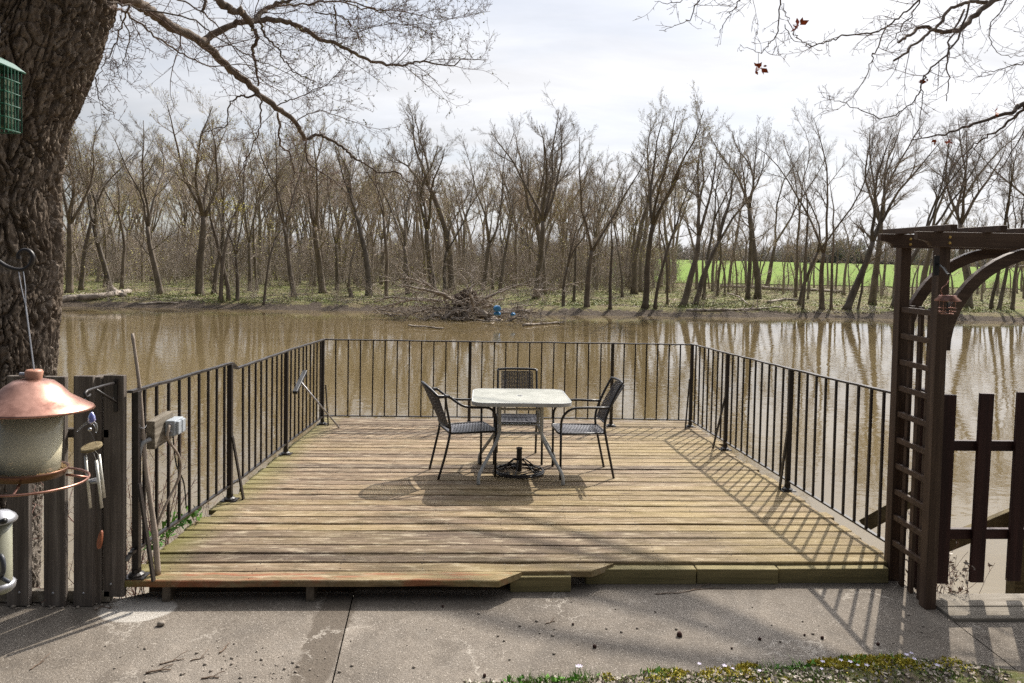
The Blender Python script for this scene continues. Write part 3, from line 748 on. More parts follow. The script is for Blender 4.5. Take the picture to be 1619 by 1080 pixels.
# ------------------------------------------------------------------ things on the left railing
bt, bb = onY(210, 527, 4.05), D(UL+.108, 4.03, 0)
root = empty('bamboo_pole', bb, label='dry grey bamboo pole tied to the front left railing post', cat='pole')
mb = MB(); pts = [Vector((0, 0, 0)).lerp(bt-bb, i/40)+Vector((.006*math.sin(i*.25), 0, 0)) for i in range(41)]
mb.tube(pts, [(.0175-.009*i/40)*(1.22 if i % 8 == 7 else 1) for i in range(41)], 10); mb.build('cane', M['bamboo'], root, smooth=True)
mb = MB(); q = (bt-bb)*.615; mb.tube([q+Vector((.026*math.cos(a)-.008, .03*math.sin(a), .004*math.sin(3*a))) for a in [2*math.pi*i/20 for i in range(20)]], .002, 5, closed=True); mb.build('wire_tie', M['galv'], root)
# outlet block
B = Vector((UL+.045, 4.12, dz(4.12))); root = empty('outlet_block', B, label='grey weathered wood block with grey outlet box wired on the left railing', cat='outlet')
z0 = onX(238, 688, UL+.04).z-B.z
mb = MB(); mb.box((.0, .075, z0+.005), (.05, .245, .17), Matrix.Rotation(R_(2), 3, 'X')); mb.build('backing_block', M['oldblock'], root, bevel=.006)
bc = Vector((.058, .135, z0+.012))
mb = MB(); mb.box(bc, (.06, .125, .095)); ob = mb.build('outlet_box', M['grey_plastic'], root, bevel=.006)
for k in (-1, 1):
    mb = MB(); mb.box(bc+Vector((.038, k*.028, 0)), (.018, .046, .082)); mb.build('flip_cover', M['grey_plastic'], ob, bevel=.005)
    mb = MB(); mb.lathe([(0, .0025), (.012, .0025), (.014, 0)], 14); c = mb.build('knockout', M['galv'], ob); c.location = bc+Vector((0, -.0635, .022*k)); c.rotation_euler = (R_(90), 0, 0)
mb = MB(); mb.tube(spline([bc+Vector((.0, -.055, .02)), bc+Vector((.005, -.085, .01)), bc+Vector((0, -.085, -.06)), bc+Vector((.02, .02, -.20)), bc+Vector((.0, .06, -.34)), bc+Vector((-.06, -.02, -.52)), bc+Vector((-.10, -.05, -.66))], 7), .0075, 8); mb.build('cable', M['bamboo'], root, smooth=True)
mb = MB(); mb.tube(spline([bc+Vector((-.03, .05, -.07)), bc+Vector((-.03, .06, -.15)), bc+Vector((-.03, .10, -.28)), bc+Vector((-.03, .20, -.42)), bc+Vector((-.04, .26, -.60))], 7), .0045, 6); mb.build('cord', M['black'], root, smooth=True)
mb = MB(); mb.tube(spline([Vector((-.0, -.05, z0-.02)), Vector((-.03, -.10, z0-.05)), Vector((-.045, -.10, z0-.2)), Vector((-.045, -.10, z0-.50)), Vector((-.05, -.12, z0-.62)), Vector((-.085, -.16, z0-.70))], 6), .014, 10); mb.build('conduit', M['conduit'], root, smooth=True)
# long handled brush leaning on the rail
a = onDeck(536, 676); b = onX(476, 605, UL+.05)
root = empty('deck_brush', a, label='long handled black brush leaning on the left railing near its far corner', cat='brush')
mb = MB(); mb.tube([Vector((0, 0, 0)), b-a], .010, 8); mb.build('handle', M['galv'], root, smooth=True)
h0, h1 = onX(466, 621, UL+.03), onX(482.5, 587, UL+.03)
mb = MB(); mb.bar(h0-a, h1-a, .035, .05, (1, 0, 0)); mb.build('head', M['black'], root, bevel=.006)

# ------------------------------------------------------------------ left fence with its hook and wind chime
FY = 3.92
root = empty('picket_fence', (-2.4, FY, GZ), label='weathered dark grey picket fence beside the big tree trunk', cat='fence'); O = Vector((-2.4, FY, GZ))
def picket(x0, x1, yb, yt, Y, tp=0, th=.034):
    p, q = onY((x0+x1)/2, yb, Y)-O, onY((x0+x1)/2, yt, Y)-O; wd = (x1-x0)/FPX*Y*.97
    mb = MB(); mb.bar(p, q, wd, th, (0, 1, 0)); mb.build('picket', M['fence'], root, bevel=.003)
    for yy in (.06, .9):
        m = p.lerp(q, yy); mb = MB(); mb.lathe([(0, .004), (.005, .003), (.007, 0)], 8); n_ = mb.build('nail', M['galv'], root); n_.location = m+Vector((rng.uniform(-.02, .02), -.018, .0)); n_.rotation_euler = (R_(90), 0, 0)
picket(14, 48, 956, 594, FY-.01); picket(72, 105, 957, 595, FY-.01); picket(119, 149, 957, 594, FY-.01); picket(166, 198, 942, 593, FY+.03)
picket(-46, -12, 956, 594, FY-.01); picket(-105, -70, 956, 594, FY-.01)
p, q = onY(158, 948, FY+.045)-O, onY(158, 594, FY+.045)-O
mb = MB(); mb.bar(p, q, .055, .09, (0, 1, 0)); mb.build('post', M['fence'], root, bevel=.003)
for yy, hh in ((684, .05), (941, .065)):
    z = onY(100, yy, FY+.03).z; mb = MB(); mb.box(Vector((-2.55, FY+.033, z))-O, (.88, .04, hh)); mb.build('rail', wood('fence_rail_wood', (.04, .032, .026), (.085, .07, .058), (.15, .13, .11), 'x') if yy == 684 else M['oldblock'], root, bevel=.003)
# wrought hook bracket on the last picket
root = empty('hook_bracket', onY(183, 625, FY), label='black iron hook bracket screwed to the fence end picket', cat='bracket'); O = root.location.copy()
P = lambda x, y, Y: onY(x, y, Y)-O
mb = MB(); mb.bar(P(183, 600, FY+.005), P(183, 651, FY+.005), .019, .012, (0, 1, 0)); mb.build('back_plate', M['iron'], root)
mb = MB(); mb.tube([P(180, 606, FY-.006), P(160, 611, 3.74), P(147, 615, 3.62), P(138, 618, 3.53), P(134, 622, 3.50), P(135, 628, 3.50), P(139, 628, 3.52), P(142, 624, 3.54)], .008, 8); mb.build('arm', M['iron'], root, smooth=True)
mb = MB(); mb.tube([P(184, 636, FY-.006), P(150, 615, 3.65)], .0065, 8); mb.build('stay', M['iron'], root, smooth=True)
CYY = 3.51
root = empty('wind_chime', onY(141, 626, CYY), label='wooden disc wind chime with metal tubes and a blue glass bird', cat='wind chime'); O = root.location.copy()
px = CYY/FPX
def loc(x, y, Y=CYY): return onY(x, y, Y)-O
mb = MB(); mb.tube([loc(141, 626), loc(138, 640), loc(143, 650)], .0025, 5); mb.build('hook', M['iron'], root)
mb = MB(); c = loc(145, 662); mb.lathe([(0.001, .035), (.008, .030), (.016, .012), (.019, -.008), (.012, -.024), (.001, -.030)], 14, c); bd = mb.build('bird_body', M['blueglass'], root, smooth=True)
for pts in ([(148, 667), (140, 668), (131, 673), (122, 682)], [(146, 667), (151, 671), (153, 678), (152, 684)]):
    mb = MB(); mb.tube(spline([loc(*p_) for p_ in pts], 4), [.010-.007*i/12 for i in range(13)], 8); mb.build('wing', M['glass'], bd, smooth=True)
mb = MB(); mb.lathe([(0.001, .009), (.008, .005), (.009, -.004), (.001, -.010)], 8, loc(142, 679)); mb.build('bead', M['glass'], root, smooth=True)
dc = loc(144.5, 707)
for xx in (135, 154):
    mb = MB(); mb.tube([loc(142, 681), loc(xx, 706)], .0009, 4); mb.build('string', M['black'], root)
mb = MB(); mb.lathe([(0.001, .008), (.045, .008), (.050, .004), (.050, -.005), (.044, -.009), (.001, -.009)], 28); d_ = mb.build('disc', M['disc'], root); d_.location = dc; d_.rotation_euler = (R_(14), R_(-9), 0)
for a_, b_, dy in (((135, 721), (143, 803), -.015), ((152, 728), (161, 803), -.03), ((156.5, 719), (165, 787), .02)):
    mb = MB(); A, Bq = loc(a_[0], a_[1], CYY+dy), loc(b_[0], b_[1], CYY+dy); mb.tube([A, Bq], .0072, 12); mb.tube([A, A+(dc-A)*.9], .0008, 4); mb.build('chime_tube', M['steel'], root, smooth=True)
mb = MB(); mb.lathe([(.001, .008), (.024, .008), (.026, 0), (.024, -.008), (.001, -.008)], 20, loc(150, 760)); mb.build('clapper', M['galv'], root)
mb = MB(); mb.tube([dc, loc(150, 760), loc(158, 838)], .0008, 4); mb.build('string', M['black'], root)
sc_ = loc(160, 853)
mb = MB(); outl = [(.022*math.cos(t)*(1-.25*math.sin(t)), .046*math.sin(t)) for t in [2*math.pi*i/24 for i in range(24)]]
mb.prism(outl, .010, Matrix.Translation(sc_) @ Matrix.Rotation(R_(-40), 4, 'Z') @ Matrix.Rotation(R_(80), 4, 'X')); s_ = mb.build('sail', M['sail'], root, bevel=.002)

# ------------------------------------------------------------------ feeders and their hooks
FC = onY(53, 700, 1.7)
root = empty('bird_feeder', (FC.x, FC.y, onY(53, 768, 1.7).z), label='large copper roofed bird feeder hanging in front of the fence', cat='bird feeder'); O = root.location.copy()
zt = onY(50, 640, 1.7).z-O.z
rt = zt+.028
root.rotation_euler = (R_(-3), R_(1.5), 0); root.scale = (.86, .86, .86); O = O+Vector((-.012, 0, .035)); root.location = O
mb = MB(); mb.lathe([(.150, rt-.052), (.155, rt-.050), (.151, rt-.044), (.125, rt-.030), (.092, rt-.010), (.070, rt+.014), (.050, rt+.030), (.030, rt+.035), (.018, rt+.036)], 56); mb.build('roof', M['copper'], root, smooth=True)
mb = MB(); mb.lathe([(.001, rt+.062), (.019, rt+.062), (.023, rt+.056), (.020, rt+.034)], 20, (0, 0, 0)); mb.build('cap', plain('copper_coloured_cap', (.42, .20, .13), .5, 0), root, smooth=True)
mb = MB(); mb.tube([(-.035, -.005, rt+.048), (-.015, -.005, rt+.048)], .006, 8); mb.build('knob', M['galv'], root)
mb = MB(); mb.lathe([(.077, .0), (.077, zt+.01), (.0745, zt+.01), (.0745, .0)], 48); mb.build('tube', M['tube'], root, smooth=True)
mb = MB(); mb.lathe([(.001, .045), (.02, .04), (.05, .014), (.074, .006), (.074, .001), (.001, .001)], 28); mb.build('seed_heap', M['seed'], root, smooth=True)
mb = MB(); mb.tube([(0, 0, .01), (0, 0, rt+.03)], .0022, 6); mb.build('rod', M['galv'], root)
mb = MB(); mb.lathe([(.001, .10), (.018, .10), (.020, .06), (.016, .05), (.001, .05)], 14); mb.build('seed_cone', M['seed'], root, smooth=True)
mb = MB(); mb.lathe([(.001, -.020), (.060, -.020), (.088, -.012), (.096, .004), (.098, .010), (.093, .010), (.088, .0), (.001, -.006)], 48); mb.build('tray', M['bronze'], root, smooth=True)
mb = MB()
gr = random.Random(5)
for k in range(220):
    a = gr.uniform(0, 6.28); q = gr.uniform(.078, .092); mb.box((q*math.cos(a), q*math.sin(a), .006), (.006, .004, .004), Matrix.Rotation(gr.uniform(0, 3), 3, 'Z') @ Matrix.Rotation(gr.uniform(0, 3), 3, 'X'))
tag(mb.build('spilt_seed', M['seed'], root), kind='stuff')
mb = MB(); RR = .148; mb.tube([(RR*math.cos(a), RR*math.sin(a), -.026) for a in [2*math.pi*i/56 for i in range(56)]], .0036, 8, closed=True); pr = mb.build('perch_ring', M['copper'], root, smooth=True)
for a in (R_(20), R_(110), R_(200), R_(290)):
    mb = MB(); mb.tube([(.09*math.cos(a), .09*math.sin(a), -.014), (RR*math.cos(a), RR*math.sin(a), -.026)], .0036, 8); mb.build('spoke', M['copper'], pr, smooth=True)
hk = onY(33, 424, 1.78)
root.update_tag()
mb = MB(); Mi = Matrix.Translation(O) @ root.rotation_euler.to_matrix().to_4x4() @ Matrix.Scale(.86, 4); top_ = Mi.inverted() @ hk; cap_ = Vector((0, 0, rt+.06))
md = cap_.lerp(top_, .62)
mb.tube([cap_, md], .0022, 6); mb.tube([md, md.lerp(top_, .5)+Vector((-.006, 0, 0)), top_+Vector((-.008, 0, 0))], .0014, 6); mb.tube([md, md.lerp(top_, .5)+Vector((.006, 0, 0)), top_+Vector((.006, 0, 0))], .0014, 6); mb.build('hanger_wire', M['galv'], root)
def hook(pts, Y, r, label, post_x):
    P3 = [onY(x, y, Y) for x, y in pts]; root = empty('feeder_pole', (post_x, Y, GZ), label=label, cat='pole'); O = root.location.copy()
    P3 = [p-O for p in P3]; lowest = Vector((0, 0, -.1))
    mb = MB(); mb.tube([lowest, Vector((0, 0, P3[-1].z-.12))], r*1.5, 10); mb.build('pole', M['iron'], root, smooth=True)
    mb = MB(); mb.tube(spline(P3+[Vector((0, 0, P3[-1].z-.13))], 7), r, 8); mb.build('hook', M['iron'], root, smooth=True)
hook([(28, 427), (38, 425), (48, 417), (53, 405), (47, 397), (37, 396), (30, 403), (30, 412)][::-1][:0] or [(30, 410), (30, 402), (37, 396), (46, 397), (52, 406), (48, 419), (38, 426), (25, 426), (10, 421), (-8, 410), (-40, 395)], 1.78, .0055, 'black shepherd hook pole whose curl carries the copper feeder', onY(-60, 405, 1.78).x)
# green suet cage
sc0 = onY(24, 160, 2.0); root = empty('suet_cage', (sc0.x-.062, 2.0, onY(10, 207, 2.0).z), label='small green wire suet cage hanging before the tree trunk', cat='suet feeder'); O = root.location.copy()
H = .175; W = .056
mb = MB()
for z in [H*i/5 for i in range(6)]: mb.tube([(x, y, z) for x, y in rrect(2*W, .07, .008, 2)], .0024, 6, closed=True)
for i in range(10):
    for s in (-1, 1): x = -W+2*W*i/9; mb.tube([(x, s*.035, 0), (x, s*.035, H)], .0018, 5)
for i in range(6):
    for s in (-1, 1): y = -.035+.07*i/5; mb.tube([(s*W, y, 0), (s*W, y, H)], .0018, 5)
mb.build('cage', M['green_wire'], root)
mb = MB(); mb.box((0, 0, H*.45), (2*W-.02, .045, H*.8)); mb.build('suet', M['suet'], root, bevel=.006)
mb = MB(); mb.lathe([(.078, H-.002), (.080, H+.002), (.05, H+.022), (.012, H+.036), (.001, H+.037)], 4, (0, 0, 0)); q = mb.build('lid', M['green_wire'], root); q.rotation_euler = (0, 0, R_(45))
tp = Vector((-.012, .3, 3.9))-Vector((0, 0, O.z))
mb = MB(); mb.tube([(0, 0, H+.036), (0.02, .0, H+.10), (-.03, 0, H+.9)], .002, 5); mb.build('chain', M['galv'], root)
# small tube feeder at the left edge
c0 = onY(3, 850, 1.9); zb = onY(5, 928, 1.9).z; root = empty('tube_feeder', (c0.x, 1.9, zb), label='slim tube bird feeder with grey metal cap below the copper one', cat='bird feeder'); O = root.location.copy()
zt = onY(5, 815, 1.9).z-zb
mb = MB(); mb.lathe([(.036, .01), (.036, zt), (.034, zt), (.034, .01)], 32); mb.build('tube', plain('grey_green_tube', (.27, .265, .20), .25, 0, .5, .25, 8, .05), root, smooth=True); root.scale = (.84, .84, .94); root.location.x -= .008
mb = MB(); mb.lathe([(.001, .0), (.034, .0), (.034, .10), (.001, .105)], 24); mb.build('seed_heap', M['seed'], root, smooth=True)
mb = MB(); mb.lathe([(.050, zt-.005), (.052, zt), (.046, zt+.010), (.030, zt+.022), (.001, zt+.028)], 32); mb.build('lid', M['galv'], root, smooth=True)
mb = MB(); mb.lathe([(.001, -.012), (.036, -.012), (.044, -.004), (.046, .010), (.040, .016), (.036, .016)], 32); mb.build('base', M['galv'], root, smooth=True)
pc = Vector((.025, -.028, .075))
mb = MB(); mb.tube([pc+Vector((.019*math.cos(a)*.8, -.019*math.cos(a)*.5, .028*math.sin(a))) for a in [2*math.pi*i/20 for i in range(20)]], .007, 8, closed=True); mb.build('port', plain('dark_grey_plastic', (.05, .055, .065), .45), root, smooth=True)
mb = MB(); mb.tube([pc+Vector((0, 0, -.035)), pc+Vector((.045, -.03, -.036))], .006, 8); mb.build('perch', plain('dark_grey_perch', (.05, .055, .065), .45), root, smooth=True)
mb = MB(); mb.tube([pc+Vector((-.005, 0, .125)), pc+Vector((.022, -.01, .135))], .008, 8); mb.build('port', M['black'], root, smooth=True)
mb = MB(); mb.tube([(0, 0, zt+.025), (.004, -.05, zt+.14)], .0016, 5); mb.build('hanger_wire', M['galv'], root)

# ------------------------------------------------------------------ arbor and gate on the right
AX = 2.655
root = empty('garden_arbor', (AX, 3.87, GZ), label='dark brown wooden garden arbor with lattice side at the deck corner', cat='arbor'); O = root.location.copy()
YF, YR = 3.868, 4.229; ztop = 2.03
for X in (AX, AX+1.36):
    for Y in (YF, YR):
        mb = MB(); mb.box(Vector((X, Y, (ztop+GZ)/2))-O, (.064, .064, ztop-GZ)); mb.build('post', M['arbor'], root, bevel=.003)
    for k in range(10):
        z = 1.632-k*.1655
        mb = MB(); mb.bar(Vector((X-.012, YF+.033, z))-O, Vector((X-.012, YR-.033, z))-O, .022, .034); mb.build('lattice_rung', M['arbor_x'], root, bevel=.002)
    for k in range(3):
        y = YF+(YR-YF)*(k+1)/4; mb = MB(); mb.box(Vector((X+.012, y, .76))-O, (.02, .034, 1.80)); mb.build('lattice_upright', M['arbor'], root, bevel=.002)
for Y, dy in ((YF, -.042), (YR, -.042)):
    # beam with a shaped tail at each end
    z0, z1 = ztop-.012, ztop+.075
    x0, x1 = AX-.185, AX+1.55
    prof = [(x0, z1), (x0, z1-.045)]+[(x0+.085*math.sin(t), z1-.045-.042*(1-math.cos(t))) for t in [math.pi/2*i/6 for i in range(1, 7)]]+[(x1-.085, z0), (x1, z1-.045), (x1, z1)]
    mb = MB(); Mx = Matrix.Translation(Vector((0, Y+dy+.018, 0))-O) @ Matrix.Rotation(R_(90), 4, 'X'); mb.prism(prof, .036, Mx); b_ = mb.build('beam', M['arbor_x'], root, bevel=.003)
    for zz in (ztop+.045, ztop+.012):
        mb = MB(); mb.lathe([(0.001, .006), (.006, .004), (.009, 0)], 12); n_ = mb.build('bolt', M['brass'], b_); n_.location = Vector((AX+.005, Y+dy-.0185, zz))-O; n_.rotation_euler = (R_(90), 0, 0)
for k in range(6):
    x = AX-.055+.285*k; mb = MB(); z = ztop+.075+.018
    mb.box(Vector((x, (YF+YR)/2-.03, z))-O, (.036, .66, .038)); mb.build('rafter', M['arbor_x'], root, bevel=.004)
for Y in (YF, YR):
    for side in (0, 1):
        pts = []
        for i in range(15):
            a = R_(92)*i/14; x = AX+.03+.62*(1-math.cos(a)); z = 1.42+.585*math.sin(a)
            pts.append((x if side == 0 else 2*AX+1.36-x, z))
        vs = []; fs = []
        for i, (x, z) in enumerate(pts):
            a, b = pts[max(i-1, 0)], pts[min(i+1, 14)]; d = Vector((b[0]-a[0], 0, b[1]-a[1])).normalized(); n_ = Vector((-d.z, 0, d.x))*.033
            for yy, s in ((-.02, 1), (.02, 1), (.02, -1), (-.02, -1)): vs.append(Vector((x, Y+yy, z))+n_*s-O)
        for i in range(14):
            for j in range(4): fs.append((i*4+j, i*4+(j+1) % 4, i*4+4+(j+1) % 4, i*4+4+j))
        fs += [(3, 2, 1, 0), (56, 57, 58, 59)]
        mb = MB(); mb.add(vs, fs); mb.build('arch_brace', M['arbor_x'], root, bevel=.003)
# bracket and lantern feeder on the arbor's front post
root = empty('hook_bracket', onY(1480, 420, YF-.035), label='black hook bracket fixed high on the arbor front post', cat='bracket'); O = root.location.copy()
mb = MB(); mb.box((0, -.003, 0), (.030, .010, .115)); mb.build('back_plate', M['black'], root, bevel=.002)
P = lambda x, y, Y: onY(x, y, Y)-O
mb = MB(); mb.tube(spline([P(1484, 418, YF-.04), P(1492, 424, 3.72), P(1498, 433, 3.63), P(1501, 434, 3.60)], 5), .006, 8); mb.build('arm', M['black'], root, smooth=True)
LC = onY(1498, 478, 3.62); root = empty('hanging_lantern', LC, label='small copper roofed lantern feeder hanging from the arbor', cat='feeder'); O = root.location.copy()
mb = MB(); mb.lathe([(.071, .008), (.073, .011), (.048, .036), (.050, .042), (.046, .044), (.001, .046)], 32); mb.build('roof', M['copper'], root, smooth=True)
mb = MB(); mb.tube([(-.03, 0, .04), (-.045, 0, .065), (-.038, 0, .09), (-.01, 0, .11), (.004, .0, .14)], .0025, 6); mb.build('hanger', M['copper'], root, smooth=True)
for z in (-.034, -.056):
    mb = MB(); mb.tube([(.047*math.cos(a), .047*math.sin(a), z) for a in [2*math.pi*i/30 for i in range(30)]], .002, 6, closed=True); mb.build('ring', M['copper'], root, smooth=True)
for a in (0, 90, 180, 270):
    mb = MB(); c, s = .047*math.cos(R_(a+30)), .047*math.sin(R_(a+30)); mb.tube([(c, s, .01), (c*.97, s*.97, -.07)], .002, 6); mb.build('bar', M['copper'], root)
mb = MB(); mb.lathe([(.001, -.068), (.036, -.068), (.036, -.074), (.001, -.076)], 24); mb.build('base', M['copper'], root)
mb = MB(); mb.tube([(0, 0, -.066), (0, 0, .02)], .005, 8); mb.build('spindle', M['black'], root); root.scale = (.88, .88, .88)
# gate
root = empty('picket_gate', (2.75, 4.0, GZ), label='dark red brown picket gate beside the arbor, with gaps over the river', cat='gate'); O = root.location.copy()
for k, (xt, yt, xb, yb) in enumerate(((1500.5, 624, 1486.5, 922), (1560, 622, 1543, 920), (1619, 620, 1601.5, 918))):
    p, q = onY(xb, yb, 3.97), onY(xt, yt, 3.97); wd = .083
    mb = MB(); mb.bar(p-O, q-O, wd, .022, (0, 1, 0)); mb.build('picket', M['gate'], root, bevel=.002)
for k in range(1, 4):
    mb = MB(); mb.box(Vector((3.262+.222*k, 3.97, .56))-O, (.083, .022, 1.18)); mb.build('picket', M['gate'], root, bevel=.002)
M['gate_x'] = wood('dark_red_rail_wood', (.017, .0055, .005), (.038, .0125, .0105), (.072, .028, .023), 'x', .6, 1, .35, .1)
for z in (.824, .282):
    mb = MB(); mb.box(Vector((3.37, 3.998, z))-O, (1.22, .030, .062)); mb.build('rail', M['gate_x'], root, bevel=.002)
p = onX(1446, 625, 2.76)
root = empty('gate_post', (2.79, 4.13, GZ), label='dark gate post standing behind the arbor lattice', cat='post')
mb = MB(); mb.box((0, 0, .62), (.10, .13, 1.26)); mb.build('post', M['gate'], root, bevel=.003)
mb = MB(); mb.box((-.03, -.069, .85), (.03, .008, .05)); mb.build('latch', M['black'], root)
# stair rails down to the river behind the gate
root = empty('stair_railing', (3.6, 5.0, -.5), label='mossy wooden stair rail slanting down to the river behind the gate', cat='railing'); O = root.location.copy()
for a_, b_, Y0, Y1 in (((1366, 831), (1480, 768), 5.4, 4.95), ((1446, 880), (1640, 800), 4.55, 4.45)):
    mb = MB(); mb.bar(onY(*a_, Y0)-O, onY(*b_, Y1)-O, .045, .10); mb.build('handrail', M['stair'], root, bevel=.004)
for x_, Y0 in ((1626, 4.35),):
    q = onY(x_, 812, Y0); mb = MB(); mb.box(Vector((q.x, Y0+.07, q.z-.75))-O, (.088, .088, 1.56)); mb.build('post', M['stair'], root, bevel=.004)

# ------------------------------------------------------------------ trees close by
def smooth(a, b, x): t = max(0, min(1, (x-a)/(b-a))); return t*t*(3-2*t)
def interp(tab, z):
    if z <= tab[0][0]: return tab[0][1]
    for (a, u), (b, v) in zip(tab, tab[1:]):
        if z <= b: return u+(v-u)*(z-a)/(b-a)
    return tab[-1][1]
def bark_trunk(name, mat, parent, zs, cen, rad, base, deep, nth=500, dzs=.0105, grown=None):
    """closed bark cylinder with real plates and furrows; cen(z)->(x, y), rad(z)->r; coordinates relative to base"""
    n = int((zs[1]-zs[0])/dzs)+1; vs = []; fs = []
    for j in range(n):
        z = zs[0]+j*dzs; cx, cy = cen(z); r = rad(z)
        for i in range(nth):
            a = 2*math.pi*i/nth; c, s = math.cos(a), math.sin(a); q = r*(1+.05*noise.noise(Vector((c*1.3, s*1.3, z*.5))))
            p = Vector((c*q, s*q, z)); wv = noise.noise_vector(Vector((c*2.2, s*2.2, z*2.2)))
            w2 = noise.noise_vector(Vector((p.x*9, p.y*9, z*6)))*.35
            a1 = abs(noise.noise(Vector((p.x*16+wv.x*1.5+w2.x, p.y*16+wv.y*1.5+w2.y, z*2.0+wv.z*.5)))); a2 = abs(noise.noise(Vector((p.x*31+wv.x*2.2+w2.x*2+7, p.y*31+wv.y*2.2+w2.y*2, z*4.4+wv.z))))
            a3 = abs(noise.noise(Vector((p.x*11+3+w2.x, p.y*11+w2.y, z*13+wv.z*2+w2.z*3)))); fine = noise.fractal(Vector((p.x*48, p.y*48, z*26)), .8, 2.1, 5)
            k2 = Vector((p.x*26+wv.x*4+w2.x*5, p.y*26+wv.y*4+w2.y*5, z*9+wv.z*3)); d2, pp = noise.voronoi(k2); cell = noise.noise(pp[0]*2.3)
            h = min(smooth(.012, .11, a1), .30+.70*smooth(.01, .09, a2)); h = min(h, .58+.42*smooth(.01, .07, a3))
            q += deep*(h-.8)+.013*cell*h+.004*(smooth(.0, .1, d2[1]-d2[0])-.5)*h+.010*fine*(.5+.5*h)+deep*.4*noise.noise(Vector((p.x*4, p.y*4, z*1.2)))
            vs.append((cx+c*q-base.x, cy+s*q-base.y, z-base.z))
    for j in range(n-1):
        for i in range(nth): k = (i+1) % nth; fs.append((j*nth+i, j*nth+k, (j+1)*nth+k, (j+1)*nth+i))
    me = npmesh(name, vs, fs); return link(name, me, mat, parent, smooth=True)
def near_twigs(segs, tips, path, radii, rg, every, L, lev, maxlev, droop=-.02):
    """side shoots along a path"""
    if lev > maxlev: return
    acc = rg.uniform(0, every); total = sum((path[i+1]-path[i]).length for i in range(len(path)-1)); run = 0
    for i in range(len(path)-1):
        sl_ = (path[i+1]-path[i]).length; acc -= sl_; run += sl_
        while acc < 0:
            acc += every*rg.uniform(.5, 1.6); f = run/total
            if f < .12: continue
            tan = (path[i+1]-path[i]).normalized(); ax = Vector((rg.gauss(0, 1), rg.gauss(0, 1), rg.gauss(0, 1)))
            d = Matrix.Rotation(R_(rg.uniform(28, 72)), 3, tan.cross(ax).normalized()) @ tan
            l = L*rg.uniform(.35, 1.1)*(1-.45*f); n = 7 if lev < 2 else 5; p = path[i].lerp(path[i+1], rg.random())
            r = max(.0017, min(radii[i]*.5, 0.0017+.0042*l)); pp = [p]; rr = [r]; cur = Vector((rg.gauss(0, .09), rg.gauss(0, .09), rg.gauss(0.02, .09)))
            for k in range(n):
                d = (d+cur*.7+Vector((rg.gauss(0, .12), rg.gauss(0, .12), rg.gauss(.03, .11)+droop))).normalized()
                q = p+d*(l/n); r2 = max(.0012, r*(1-.11*(k+1))); segs.append((p, q, rr[-1], r2)); p = q; pp.append(p); rr.append(r2)
            tips.append(p)
            near_twigs(segs, tips, pp, rr, rg, every*.60, l*.50, lev+1, maxlev, droop)
def limb(root, name, pts, Y0, Y1, r0, r1, rg, B, every, L, twigs, tips, maxlev=3, wob=.007, pow_=1, out=None):
    n = len(pts); P = []
    for i, q in enumerate(pts):
        f = i/(n-1)
        P.append(Vector(q) if len(q) == 3 else onY(q[0], q[1], Y0+(Y1-Y0)*f**pow_))
    S = spline(P, 6, wob, rg); m = len(S); rr = [.74*(r0+(r1-r0)*(i/(m-1)))*(1+rg.uniform(-.07, .10)) for i in range(m)]
    mb = MB(); mb.tube([p-B for p in S], rr, 9 if r0 > .03 else 7); mb.build(name, M['limb'], root, smooth=True)
    s0 = []; near_twigs(s0, tips, S, rr, rg, every*(.66 if B.x < 0 else 1.0), L, 1, maxlev); twigs += s0

TY = 5.0
RE = [(-1.6, -3.19), (-.54, -3.153), (.063, -3.135), (.524, -3.075), (1.21, -3.025), (1.89, -2.99), (2.34, -3.01), (2.79, -2.945), (3.24, -2.77), (3.68, -2.62), (4.3, -2.55), (6, -2.6), (9, -2.8)]
RD = [(-1.6, .44), (0, .40), (1.2, .40), (2.4, .42), (3.2, .47), (3.9, .52), (4.8, .42), (9, .25)]
def tcx(z): x = interp(RE, z); r = interp(RD, z)+.012; return -TY*math.tan(math.atan(-x/TY)+math.asin(r/(math.hypot(x-r, TY))))
B = Vector((-3.55, TY, -.75))
ltree = empty('tree', B, label='huge rough barked tree trunk at the left with a long limb over the deck', cat='tree')
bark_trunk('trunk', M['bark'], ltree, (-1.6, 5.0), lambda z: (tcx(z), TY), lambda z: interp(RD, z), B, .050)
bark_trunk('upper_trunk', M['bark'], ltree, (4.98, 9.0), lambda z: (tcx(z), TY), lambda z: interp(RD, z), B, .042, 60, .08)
rg = random.Random(11); tw = []; tips = []
